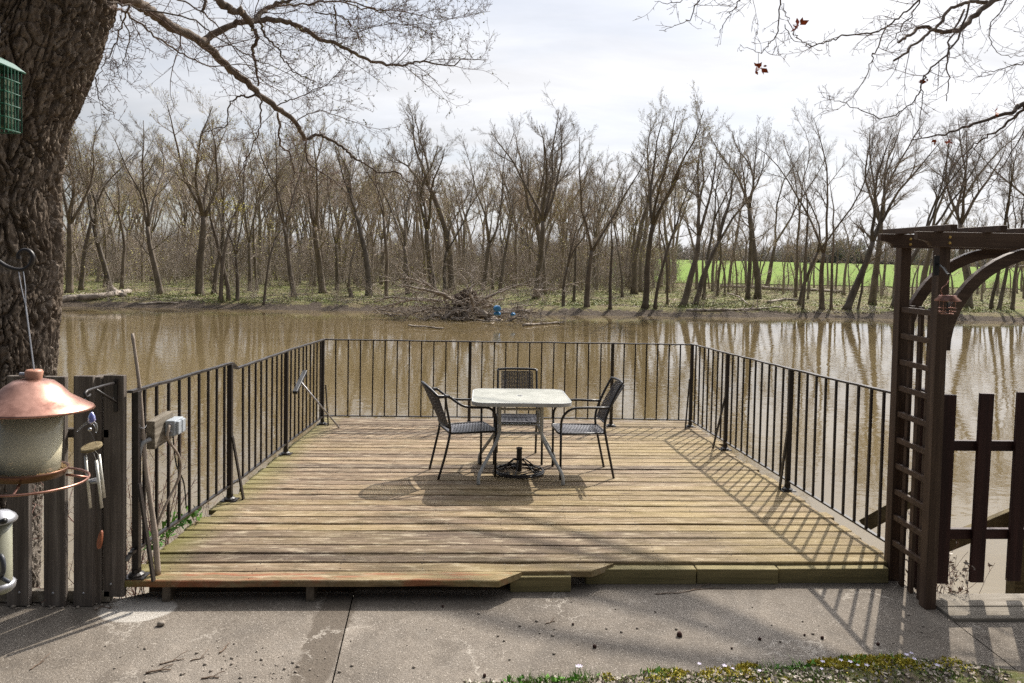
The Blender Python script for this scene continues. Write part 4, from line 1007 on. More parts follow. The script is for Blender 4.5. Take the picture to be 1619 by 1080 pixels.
LM = [
 ([(90, -10), (180, -8), (211, 0), (239, 20), (278, 47), (318, 67), (357, 103), (397, 138), (437, 170), (468, 194), (482, 221)], 5.0, 7.0, .072, .026, .24, 1.0),
 ([(482, 221), (500, 214), (523, 221), (547, 237), (559, 249), (579, 261), (599, 273), (630, 273), (640, 285), (670, 298), (700, 306)], 7.0, 7.8, .024, .005, .16, .6),
 ([(318, 67), (330, 59), (365, 40), (397, 34), (437, 32), (468, 40), (500, 59), (535, 71), (575, 91), (607, 101), (642, 102), (670, 97), (709, 104), (733, 95), (769, 95)], 5.9, 7.4, .042, .004, .14, .9),
 ([(330, -25), (345, 0), (365, 14), (385, 22), (397, 38)], 5.8, 6.1, .05, .036, .3, .8),
 ([(397, 36), (412, 22), (429, 10), (460, 0), (500, -14)], 6.1, 6.6, .032, .018, .15, .9),
 ([(397, 40), (407, 58), (399, 79), (404, 100), (408, 136)], 6.1, 6.3, .026, .012, .14, .5),
 ([(412, 34), (420, 58), (441, 79), (452, 100), (470, 115), (500, 130)], 6.1, 6.7, .014, .005, .12, .6),
 ([(441, 178), (443, 229), (456, 241), (464, 265), (466, 292), (476, 312)], 6.7, 7.0, .015, .004, .12, .5),
 ([(484, 224), (486, 253), (508, 273), (531, 288), (545, 305)], 7.0, 7.4, .013, .004, .12, .5),
 ([(409, 150), (412, 180), (411, 205), (393, 245), (373, 285), (360, 310)], 6.4, 6.9, .011, .003, .14, .5),
 ([(408, 148), (390, 153), (377, 152), (361, 170), (358, 198), (335, 205), (318, 209)], 6.4, 6.6, .014, .004, .12, .4),
 ([(170, 10), (195, 18), (239, 51), (290, 87), (338, 105), (397, 105), (445, 123)], 5.0, 6.0, .014, .003, .14, .6),
 ([(160, 0), (215, 12), (300, 30), (345, 60), (400, 92), (450, 112), (510, 160)], 5.0, 6.4, .011, .003, .15, .7),
 ([(240, -20), (300, 8), (340, 35), (380, 90), (420, 130), (470, 160)], 5.4, 6.7, .010, .003, .16, .6),
 ([(437, 10), (480, 8), (530, 2), (580, 14), (640, 18), (700, 30), (775, 18)], 6.3, 7.4, .014, .003, .11, .8),
 ([(460, -10), (520, -6), (600, 18), (650, 40), (700, 62)], 6.2, 7.2, .012, .003, .12, .8),
 ([(500, 20), (545, 28), (560, 50), (610, 38), (680, 38), (740, 20)], 6.6, 7.4, .009, .003, .12, .7),
 ([(460, 195), (500, 176), (540, 185), (600, 205), (640, 195)], 6.9, 7.5, .008, .002, .12, .5),
 ([(437, 168), (480, 150), (520, 130), (550, 95), (560, 60)], 6.7, 7.3, .008, .002, .12, .7),
 ([(530, 10), (532, 40), (533, 64)], 6.5, 6.7, .011, .006, .14, .4),
 ([(325, -5), (322, 15), (318, 22)], 5.5, 5.5, .018, .006, .1, .3),
 ([(205, 10), (192, 45), (175, 85), (160, 112), (150, 150)], 5.0, 5.5, .009, .002, .10, .55),
 ([(190, 25), (205, 60), (196, 95), (175, 130)], 4.9, 5.3, .007, .002, .10, .5),
 ([(150, 120), (160, 160), (178, 180), (196, 196)], 4.9, 5.3, .006, .002, .10, .35),
]
for pts, y0, y1, r0, r1, ev, L in LM: limb(ltree, 'limb', pts, y0, y1, r0, r1, rg, B, ev, L, tw, tips)
# the limbs above the picture
for pts, r0 in (([(-3.1, 5, 5.5), (-2.2, 5.8, 6.8), (-1.2, 7, 7.6), (.4, 8.2, 8.3)], .13), ([(-3.2, 5, 7), (-4.5, 4.2, 8.5), (-6, 3, 9.5)], .14), ([(-3.1, 5, 8.8), (-2.6, 5.6, 10.5), (-2.2, 6.0, 12.5)], .2)):
    limb(ltree, 'limb', pts, 0, 0, r0, .03, rg, B, .35, 1.5, tw, tips, 2)
V, Q = segs_mesh([(p-B, q-B, a, b) for p, q, a, b in tw], 4); link('twigs', npmesh('twigs', V, Q), M['twig_near'], ltree)
bp_ = [p-B+Vector((rg.gauss(0, .012), rg.gauss(0, .012), rg.gauss(0, .012))) for p in tips if rg.random() < .13 and p.x > -2.0]
V, Q = leaves_mesh(bp_, .024, 3); tag(link('buds', npmesh('buds', V, Q), M['budgreen'], ltree), kind='stuff')
# catkins hanging from one low twig
ct = []
for k in range(46):
    q = onY(rg.choice([345, 352, 368, 372, 378, 388]) + rg.gauss(0, 6), 322+rg.gauss(0, 9), 6.9+rg.gauss(0, .1)) - B
    for j in range(3): ct.append(q-Vector((0, 0, .013*j)))
V, Q = leaves_mesh(ct, .022, 4); tag(link('catkins', npmesh('catkins', V, Q), M['bud'], ltree), kind='stuff')
limb(ltree, 'limb', [(393, 245), (385, 275), (372, 300), (350, 316), (340, 322)], 6.7, 6.9, .006, .002, rg, B, .1, .2, tw, tips, 1)

# the oak to the right, whose trunk stands outside the picture
B = Vector((6.6, 6.2, -.7)); rtree = empty('tree', B, label='bare oak reaching in from the right with a few dead red leaves', cat='tree')
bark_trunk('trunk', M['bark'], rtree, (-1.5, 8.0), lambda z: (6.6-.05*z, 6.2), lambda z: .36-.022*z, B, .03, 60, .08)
rg = random.Random(23); tw = []; tips = []
RM = [
 ([(6.4, 6.2, 3.0), (1720, 110), (1650, 150), (1619, 164), (1597, 176), (1540, 196), (1493, 212), (1440, 222)], 6.1, 6.0, .05, .006, .16, .8),
 ([(1640, 152), (1619, 172), (1592, 195), (1566, 214), (1540, 228), (1508, 262), (1478, 300)], 6.0, 6.4, .022, .004, .15, .8),
 ([(6.3, 6.2, 4.6), (1720, -60), (1640, -30), (1570, 2), (1540, 28), (1516, 46), (1486, 50), (1459, 42), (1440, 54), (1421, 67)], 6.1, 5.6, .05, .013, .13, .9),
 ([(1560, 2), (1530, 4), (1505, 14), (1480, 42), (1450, 68), (1413, 96)], 5.7, 5.4, .024, .012, .14, .8),
 ([(1532, 6), (1508, 72), (1470, 112), (1460, 130), (1440, 165), (1400, 185), (1345, 168), (1310, 152)], 5.7, 5.2, .013, .003, .12, .6),
 ([(1526, 14), (1505, 60), (1497, 96), (1500, 135), (1496, 160)], 5.7, 5.5, .013, .004, .12, .5),
 ([(1462, 118), (1458, 160), (1455, 200), (1446, 250)], 5.5, 5.6, .007, .002, .12, .4),
 ([(1480, -20), (1440, 12), (1405, 40), (1382, 50), (1333, 57), (1306, 67), (1283, 71), (1262, 62), (1245, 30), (1234, 0)], 5.4, 5.0, .012, .003, .12, .6),
 ([(1402, 42), (1385, 80), (1378, 92), (1365, 130), (1335, 165), (1300, 178)], 5.2, 5.0, .008, .002, .12, .5),
 ([(1240, -30), (1233, 0), (1229, 50), (1215, 70), (1199, 84), (1170, 70)], 5.2, 5.0, .010, .002, .09, .45),
 ([(1140, -40), (1104, 0), (1090, 30), (1070, 40), (1042, 48)], 5.4, 5.2, .009, .002, .09, .5),
 ([(1200, -40), (1170, 0), (1150, 30), (1138, 52)], 5.3, 5.1, .009, .002, .09, .5),
 ([(1110, -30), (1090, -5), (1060, 5), (1035, 2)], 5.2, 5.2, .008, .002, .09, .5),
 ([(1460, -10), (1446, 15), (1420, 55), (1400, 80)], 5.3, 5.2, .010, .003, .12, .5),
 ([(1600, -10), (1565, 40), (1570, 75), (1600, 90), (1640, 80)], 5.6, 5.6, .007, .002, .12, .6),
 ([(1700, 60), (1640, 90), (1600, 105), (1560, 115), (1530, 130)], 5.8, 5.6, .010, .002, .12, .7),
 ([(1720, 200), (1640, 190), (1600, 240), (1570, 290), (1555, 330)], 6.1, 6.4, .012, .003, .15, .7),
 ([(1240, 40), (1260, 66), (1300, 68)], 5.0, 5.0, .005, .002, .08, .4),
]
for pts, y0, y1, r0, r1, ev, L in RM: limb(rtree, 'limb', pts, y0, y1, r0*.9, r1, rg, B, ev, L*.85, tw, tips)
for pts, r0 in (([(6.3, 6.2, 5.2), (5.6, 8.2, 6.4), (4.6, 9.9, 7.2), (3.2, 10.6, 7.8), (1.6, 11, 8.4)], .10), ([(5.3, 8.6, 6.6), (4.6, 10.2, 8.0), (3.8, 11.6, 9.0)], .10), ([(5.7, 8.0, 6.3), (4.9, 9.6, 6.8), (4.3, 10.7, 7.1), (3.5, 11.6, 7.3)], .12), ([(5.0, 9.4, 6.8), (4.0, 10.2, 6.9), (3.1, 10.8, 7.0)], .09), ([(6.2, 6.2, 5.8), (5.6, 7.6, 7.6), (4.9, 9.0, 9.0), (4.0, 10.5, 10.5)], .09), ([(6.2, 6.2, 7.5), (5.8, 6.0, 9.5), (5.2, 6.0, 11.5)], .14), ([(6.3, 6.2, 4.4), (4.6, 5.6, 5.6), (2.8, 5.2, 6.2), (1.4, 5.0, 6.4)], .07)):
    limb(rtree, 'limb', pts, 0, 0, r0, .02, rg, B, .22, 1.5, tw, tips, 2)
V, Q = segs_mesh([(p-B, q-B, a, b) for p, q, a, b in tw], 4); link('twigs', npmesh('twigs', V, Q), M['twig_near'], rtree)
lp = []
for x, y, Y in ((1199, 106, 5.0), (1202, 108, 5.0), (1206, 106, 5.0), (1197, 110, 5.0), (1262, 42, 5.0), (1264, 40, 5.0), (1464, 128, 5.5), (1500, 227, 6.0), (1502, 224, 6.0), (1478, 222, 6.0), (1573, 178, 6.0)):
    q = onY(x, y, Y)-B; lp += [q+Vector((rg.gauss(0, .006), rg.gauss(0, .006), rg.gauss(0, .006))) for _ in range(4)]
V, Q = leaves_mesh(lp, .05, 8); link('dead_leaves', npmesh('dead_leaves', V, Q), M['redleaf'], rtree)
mb = MB(); a = onY(1199, 84, 5.0); mb.tube([a-B, onY(1199, 104, 5.0)-B], .0018, 4); mb.build('leaf_stalk', M['twig_near'], rtree)

# ------------------------------------------------------------------ trees of the far bank
def fb(out, rg, p, d, L, r, lev, maxlev, P, tips):
    n = P['seg'][lev]; st = L/n; pts = [p]; rr = [r]; kids_ = []
    for i in range(n):
        f = (i+1)/n
        d = (d+Vector((rg.gauss(0, P['wig'][lev]), rg.gauss(0, P['wig'][lev]), rg.gauss(0, P['wig'][lev]*.6)+P['up'][lev]))).normalized()
        q = p+d*st; r2 = max(r*(1-P['tap'][lev]*f), P['rmin']); pts.append(q); rr.append(r2)
        if lev < maxlev and f > P['start'][lev]:
            k = P['kid'][lev]; k = int(k)+(rg.random() < k-int(k))
            for _ in range(k):
                ax = d.cross(Vector((rg.gauss(0, 1), rg.gauss(0, 1), rg.gauss(0, 1)))).normalized()
                dd = Matrix.Rotation(R_(rg.uniform(*P['ang'][lev])), 3, ax) @ d
                kids_.append((p.lerp(q, rg.random()), dd, L*P['len'][lev]*rg.uniform(.55, 1.15)*(1-.5*f), min(r2*.62, r*.5)))
        p = q
    out[lev].append((pts, rr))
    if lev == maxlev: tips.append(p)
    for (a, b, c, e) in kids_:
        if c > .12: fb(out, rg, a, b, c, max(e, P['rmin']), lev+1, maxlev, P, tips)
PAR = dict(seg=[7, 8, 6, 4, 3], wig=[.06, .10, .12, .10, .10], up=[.02, .05, .075, .08, .06], tap=[.35, .82, .8, .75, .6], start=[.55, .30, .22, .1, 0], kid=[.9, 1.9, 2.1, 2.5, 0],
           ang=[(25, 52), (25, 55), (22, 52), (20, 48), (0, 0)], len=[.42, .46, .52, .55, .4], rmin=.0052)
def far_tree_meshes(seed, H, r, lean, style, buds=0, dense=False):
    """lean: sideways drift of the top. Returns [(part name, mesh, material)]"""
    rg = random.Random(seed); P = dict(PAR); out = [[] for _ in range(5)]; tips = []
    if dense: P = dict(P, kid=[.9, 1.9, 2.1, 2.2, 0], start=[.5, .25, .2, .1, 0])
    P['wig'] = [.07, .125, .13, .11, .11]
    fk = {'straight': .50, 'fork': .30, 'vase': .42, 'lean': .38, 'umbrella': .55, 'thin': .6}[style]
    Lt = H*fk*(1.0); d = Vector((lean.x/H*(1.15 if style == 'lean' else .8), lean.y/H, 1)).normalized()
    nl = {'straight': 2, 'fork': 2, 'vase': 4, 'lean': 3, 'umbrella': 3, 'thin': 1}[style]
    if style == 'thin': P = dict(P, kid=[.5, 1.5, 1.7, 1.2, 0], len=[.26, .30, .5, .5, .4])
    if style == 'umbrella': P = dict(P, kid=[.2, 2.4, 2.4, 2.0, 0], start=[.8, .45, .2, .1, 0])
    if style == 'straight': P = dict(P, len=[.40, .40, .5, .55, .4])
    # stem, flared at the foot
    p = Vector((0, 0, -.3)); pts = [p]; rr = [r*1.55]; n = 9
    for i in range(n):
        d = (d+Vector((rg.gauss(0, .05), rg.gauss(0, .05), .0))).normalized(); p = p+d*((Lt+.3)/n); pts.append(p); rr.append(r*(1.05-.42*(i+1)/n))
        if i > 3 and rg.random() < .45 and style != 'umbrella':
            ax = d.cross(Vector((rg.gauss(0, 1), rg.gauss(0, 1), 0))).normalized(); fb(out, rg, p, Matrix.Rotation(R_(rg.uniform(40, 75)), 3, ax) @ d, H*rg.uniform(.12, .28), r*.26, 2, 4, P, tips)
    stem = (pts, rr); a0 = rg.uniform(0, 6.28)
    for k in range(nl):
        a = a0+2*math.pi*k/nl+rg.uniform(-.4, .4); sp = {'straight': .17, 'fork': .27, 'vase': .33, 'lean': .27, 'umbrella': .50, 'thin': .04}[style]*rg.uniform(.7, 1.25)
        if nl == 2: a = (0 if k == 0 else math.pi)+rg.uniform(-.6, .6)
        dd = (d+Vector((math.cos(a)*sp, math.sin(a)*sp, 0))).normalized()
        fb(out, rg, p-d*.15, dd, (H-Lt)*rg.uniform(.92, 1.12)*(1 if k == 0 else .92), rr[-1]*(.78 if nl > 1 else .95), 1, 4, P, tips)
    mb = MB(); mb.tube(*stem, 9)
    for pts_, r_ in out[1]: mb.tube(pts_, r_, 6)
    me1 = bpy.data.meshes.new('trunk'); me1.from_pydata(mb.v, [], mb.f); me1.polygons.foreach_set('use_smooth', [True]*len(me1.polygons))
    sg = [(pts_[i], pts_[i+1], r_[i], r_[i+1]) for lv in out[2:] for pts_, r_ in lv for i in range(len(pts_)-1)]
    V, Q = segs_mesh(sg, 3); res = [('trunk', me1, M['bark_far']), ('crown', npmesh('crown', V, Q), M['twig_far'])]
    if buds:
        q = [t+Vector((rg.gauss(0, .05), rg.gauss(0, .05), rg.gauss(0, .05))) for t in tips if rg.random() < buds*1.9]
        if len(q) > 5: V, Q = leaves_mesh(q, .10, seed); res.append(('young_leaves', npmesh('young_leaves', V, Q), M['bud']))
    return res
def ground_hit(x, y):
    d = ray(x, y); Y = 55.0
    while Y < 160:
        p = CAM+d*(Y/d.y)
        if p.z < far_z(p.x, p.y): return p
        Y += .25
    return CAM+d*(70/d.y)
FT = [ # base x, base y, top y, top x, stem width in px, habit, young leaves
 (109, 463, 222, 112, 13, 'vase', .10), (128, 459, 236, 150, 9, 'straight', .12), (164, 455, 290, 160, 4, 'thin', 0), (176, 461, 208, 120, 11, 'lean', .1), (192, 457, 240, 190, 7, 'straight', 0),
 (255, 465, 205, 205, 12, 'lean', .05), (317, 468, 192, 300, 16, 'vase', .22), (338, 466, 236, 345, 9, 'straight', .1), (349, 476, 262, 328, 8, 'thin', 0), (362, 476, 282, 345, 8, 'thin', 0), (375, 476, 246, 374, 8, 'fork', .1),
 (395, 460, 226, 385, 8, 'fork', .12), (406, 459, 250, 415, 6, 'straight', 0), (416, 482, 320, 420, 5, 'thin', .25), (466, 470, 200, 428, 10, 'lean', .14), (511, 464, 206, 470, 14, 'lean', .1), (532, 459, 232, 545, 8, 'fork', 0),
 (583, 468, 214, 570, 12, 'straight', .12), (611, 473, 232, 602, 8, 'straight', .1), (644, 466, 226, 622, 10, 'fork', 0), (686, 459, 224, 655, 14, 'lean', .05), (703, 462, 262, 700, 9, 'fork', 0), (714, 459, 166, 726, 14, 'umbrella', 0),
 (763, 459, 206, 800, 9, 'fork', 0), (790, 459, 262, 800, 7, 'thin', .05), (847, 473, 178, 866, 14, 'vase', 0), (858, 466, 200, 895, 15, 'vase', 0), (891, 485, 316, 876, 8, 'lean', 0), (907, 477, 300, 908, 6, 'thin', .2),
 (928, 485, 186, 948, 12, 'fork', .10), (965, 487, 330, 966, 7, 'thin', .1), (984, 470, 236, 986, 5, 'straight', 0), (1003, 465, 168, 995, 12, 'straight', .12), (1020, 487, 168, 1056, 13, 'vase', .16), (1036, 487, 226, 1050, 7, 'straight', .1), (1055, 482, 290, 1058, 5, 'thin', 0),
 (1078, 485, 176, 1180, 14, 'lean', .10), (1098, 482, 192, 1150, 11, 'lean', .05), (1112, 474, 214, 1130, 7, 'straight', 0), (1133, 468, 260, 1142, 5, 'thin', 0), (1152, 454, 240, 1172, 6, 'thin', 0), (1182, 473, 186, 1195, 9, 'straight', 0), (1198, 473, 176, 1216, 13, 'straight', 0), (1212, 454, 206, 1232, 9, 'fork', .06),
 (1258, 470, 192, 1262, 6, 'straight', 0), (1263, 482, 186, 1290, 8, 'fork', 0), (1269, 490, 240, 1276, 5, 'thin', 0), (1300, 489, 182, 1272, 11, 'fork', 0), (1314, 489, 270, 1330, 6, 'thin', 0), (1337, 490, 182, 1420, 15, 'lean', 0), (1355, 490, 380, 1368, 5, 'thin', 0),
 (1379, 482, 166, 1372, 14, 'vase', 0), (1411, 487, 176, 1450, 11, 'lean', 0), (1456, 470, 160, 1496, 13, 'fork', 0), (1531, 487, 150, 1556, 14, 'vase', 0), (1567, 489, 176, 1582, 7, 'straight', 0), (1578, 490, 222, 1652, 8, 'lean', 0), (1600, 490, 182, 1618, 8, 'fork', .05), (1665, 490, 172, 1680, 12, 'vase', 0), (40, 463, 230, 30, 10, 'fork', .1),
]
ORD = ['first', 'second', 'third', 'fourth', 'fifth', 'sixth', 'seventh', 'eighth', 'ninth', 'tenth', 'eleventh', 'twelfth', 'thirteenth', 'fourteenth', 'fifteenth', 'sixteenth', 'seventeenth', 'eighteenth', 'nineteenth', 'twentieth', 'twenty-first', 'twenty-second', 'twenty-third', 'twenty-fourth', 'twenty-fifth', 'twenty-sixth', 'twenty-seventh', 'twenty-eighth', 'twenty-ninth', 'thirtieth', 'thirty-first', 'thirty-second', 'thirty-third']
DESC = dict(vase='spreading bare tree', straight='upright bare tree', fork='forked bare tree', lean='leaning bare tree', thin='slender bare sapling', umbrella='tall round crowned bare tree')
srt = sorted(FT, key=lambda q: q[0])
for i, (x, y, ty, tx, wd, st, bd) in enumerate(FT):
    p = ground_hit(x, y); Y = p.y; H = (y-ty)/FPX*Y*(1.07 if x < 760 else 1.0); lean = Vector(((tx-x)/FPX*Y, 0, 0)); r = wd*.5/FPX*Y*.80
    if x < 70: lab = 'bare tree of the far bank standing behind the huge near trunk'
    elif x < 740: k = [q for q in srt if 70 <= q[0] < 740].index(FT[i]); lab = f'{DESC[st]}, {ORD[k]} far bank tree right of the huge trunk'
    elif x < 1430: k = [q for q in srt if 740 <= q[0] < 1430].index(FT[i]); lab = f'{DESC[st]}, {ORD[k]} far bank tree right of the driftwood'
    else: k = [q for q in srt if q[0] >= 1430].index(FT[i]); lab = f'{DESC[st]}, {ORD[k]} far bank tree seen under or past the arbor'
    if bd >= .1: lab = lab.replace('bare', 'budding', 1)
    t_ = empty('bare_tree', p, 0, lab, 'tree', 'trees along the far river bank')
    for nm, me, mt in far_tree_meshes(100+i, H, r, lean, st, bd if bd else (.06 if x < 760 else 0)): link(nm, me, mt, t_)
# the wood behind them: copies of eight trees
protos = []
for k in range(8):
    st = ['straight', 'fork', 'vase', 'straight', 'thin', 'fork', 'lean', 'straight'][k]
    me = far_tree_meshes(500+k, 13.0, .15+.02*(k % 4), Vector((rng.uniform(-1, 1), 0, 0)), st, [.20, .03, .30, 0, .2, .12, 0, .25][k], True)
    protos.append(me)
made = {}; rgw = random.Random(77)
def wood_tree(x, y, k, s, lab, grp):
    z = far_z(x, y)
    if k not in made:
        t_ = empty('wood_tree', (x, y, z), rgw.uniform(0, 6.28), lab, 'tree', grp); t_.scale = (s, s, s)
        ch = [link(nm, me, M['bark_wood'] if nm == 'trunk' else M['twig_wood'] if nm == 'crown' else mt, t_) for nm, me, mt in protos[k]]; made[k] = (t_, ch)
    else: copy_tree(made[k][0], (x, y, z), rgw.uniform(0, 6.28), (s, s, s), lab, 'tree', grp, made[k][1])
n = 0; used = []
while n < 225:
    y = rgw.uniform(78, 130); x = rgw.uniform(-.74*y, .215*y+9 if y > 82 else .22*y+8)
    if any((x-a)**2+(y-b)**2 < 2.8 for a, b in used): continue
    used.append((x, y)); wood_tree(x, y, rgw.randrange(8), rgw.uniform(.80, 1.15)*(.92+.003*y)*(1.06 if x < 5 else 1), 'bare tree deep in the far wood behind the bank trees', 'trees of the wood behind the bank'); n += 1
n = 0
while n < 74:
    y = rgw.uniform(72, 102); x = rgw.uniform(.24*y+8, .80*y+5)
    wood_tree(x, y, rgw.choice([4, 4, 0, 3, 7, 1]), rgw.uniform(.45, .95), 'thin bare tree at the near edge of the green field', 'thin trees along the edge of the green field'); n += 1
# tangled undergrowth of the wood: one mass
def shrub_segs(seed, H):
    rg = random.Random(seed); out = [[] for _ in range(5)]; tips = []
    P = dict(PAR, seg=[4, 5, 4, 3, 2], kid=[0, 1.7, 1.7, 1.0, 0], up=[.0, .06, .05, .03, 0], rmin=.008, start=[0, .15, .1, .1, 0], len=[.5, .5, .5, .5, .5])
    for k in range(6):
        a = rg.uniform(0, 6.28); fb(out, rg, Vector((rg.gauss(0, .4), rg.gauss(0, .4), -.1)), Vector((math.cos(a)*.4, math.sin(a)*.4, 1)).normalized(), H*rg.uniform(.6, 1), .028, 1, 3, P, tips)
    return [(p_[i], p_[i+1], r_[i], r_[i+1]) for lv in out[1:] for p_, r_ in lv for i in range(len(p_)-1)], tips
shr = [segs_mesh(shrub_segs(900+k, 5.0)[0], 3) for k in range(6)]
def mass(name, spots, mat, label, cat):
    VV = []; QQ = []; b = 0
    for (x, y, s, k, hs) in spots:
        V, Q = shr[k]; a = rgw.uniform(0, 6.28); c, s_ = math.cos(a), math.sin(a)
        W = np.stack([(V[:, 0]*c-V[:, 1]*s_)*s+x, (V[:, 0]*s_+V[:, 1]*c)*s+y, V[:, 2]*s*hs+far_z(x, y)], 1); VV.append(W); QQ.append(Q+b); b += len(V)
    tag(link(name, npmesh(name, np.concatenate(VV), np.concatenate(QQ)), mat), label, cat, None, 'stuff')
sp = []
for _ in range(620):
    y = 72+58*rgw.random()**.7; x = rgw.uniform(-.75*y, .20*y+8); sp.append((x, y, rgw.uniform(.75, 1.35)*(1+.012*max(0, y-85)), rgw.randrange(6), rgw.uniform(.8, 1.3)))
for _ in range(80):
    y = rgw.uniform(59.5, 66); x = rgw.uniform(-48, 22); sp.append((x, y, rgw.uniform(.18, .5), rgw.randrange(6), 1))
for _ in range(120):
    y = rgw.uniform(72, 104); x = rgw.uniform(.22*y+6, .8*y); sp.append((x, y, rgw.uniform(.2, .55), rgw.randrange(6), 1))
for _ in range(150):
    y = rgw.uniform(62, 120); x = rgw.uniform(-1.35*y, -.74*y); sp.append((x, y, rgw.uniform(.9, 2.3), rgw.randrange(6), rgw.uniform(.9, 1.5)))
mass('undergrowth', sp, M['brush'], 'tangled brown undergrowth filling the wood behind the bank trees', 'undergrowth')
# new leaves opening on the bushes of the wood
pts = []
for _ in range(420):
    y = rgw.uniform(64, 112); x = rgw.uniform(-.72*y, .20*y+6); h = rgw.uniform(.6, 8.5)
    for _k in range(rgw.randrange(8, 46)): pts.append((x+rgw.gauss(0, .8), y+rgw.gauss(0, .8), max(far_z(x, y)+.1, far_z(x, y)+h+rgw.gauss(0, .6))))
V, Q = leaves_mesh(pts, .135, 15); tag(link('bush_leaves', npmesh('bush_leaves', V, Q), M['bud']), 'yellow green new leaves on the bushes of the far wood', 'leaves', None, 'stuff')
# herbs and fallen leaves on the wood's floor
pts = []; lit = []
for _ in range(105000):
    y = 58.6+70*rgw.random()**1.7; x = rgw.uniform(-.76*y, .80*y)
    if y > 102 and x > 17+(y-104)*.16: continue
    if fbm(x, y, .22)+.35*rgw.gauss(0, .5) < -.05: lit.append((x, y, far_z(x, y)+.02)); continue
    pts.append((x, y, far_z(x, y)+abs(rgw.gauss(0, .10))))
for _ in range(26000):
    y = 82+46*rgw.random(); x = rgw.uniform(-.74*y, .2*y+6); g = fbm(x, y, .15)
    if g > -.1: pts.append((x, y, far_z(x, y)+abs(rgw.gauss(0, .8))*(1+g)))
V, Q = leaves_mesh(pts, .135, 5, .2); tag(link('ground_cover', npmesh('ground_cover', V, Q), M['floor_green']), 'fresh green herbs growing on the far wood floor', 'ground cover', None, 'stuff')
V, Q = leaves_mesh(lit, .11, 6, .9); tag(link('leaf_litter', npmesh('leaf_litter', V, Q), M['litter']), 'pale dead leaves lying on the far bank', 'leaf litter', None, 'stuff')
# the treeline beyond the field
VV = []; QQ = []; b = 0
shf = [segs_mesh([(p, q, a*5, c*5) for p, q, a, c in shrub_segs(900+k, 5.0)[0][::2]], 3) for k in range(3)]
for _ in range(620):
    x = rgw.uniform(20, 480); y = rgw.uniform(395, 440); k = rgw.randrange(3); V, Q = shf[k]; s = rgw.uniform(1.3, 2.9)*(1+.4*fbm(x, 0, .03))
    VV.append(np.stack([V[:, 0]*s*1.4+x, V[:, 1]*s+y, V[:, 2]*s+far_z(x, y)-.5], 1)*1.0); QQ.append(Q+b); b += len(V)
W = np.concatenate(VV); tag(link('distant_trees', npmesh('distant_trees', W, np.concatenate(QQ)), M['treeline']), 'low grey treeline far beyond the green field', 'trees', None, 'stuff')

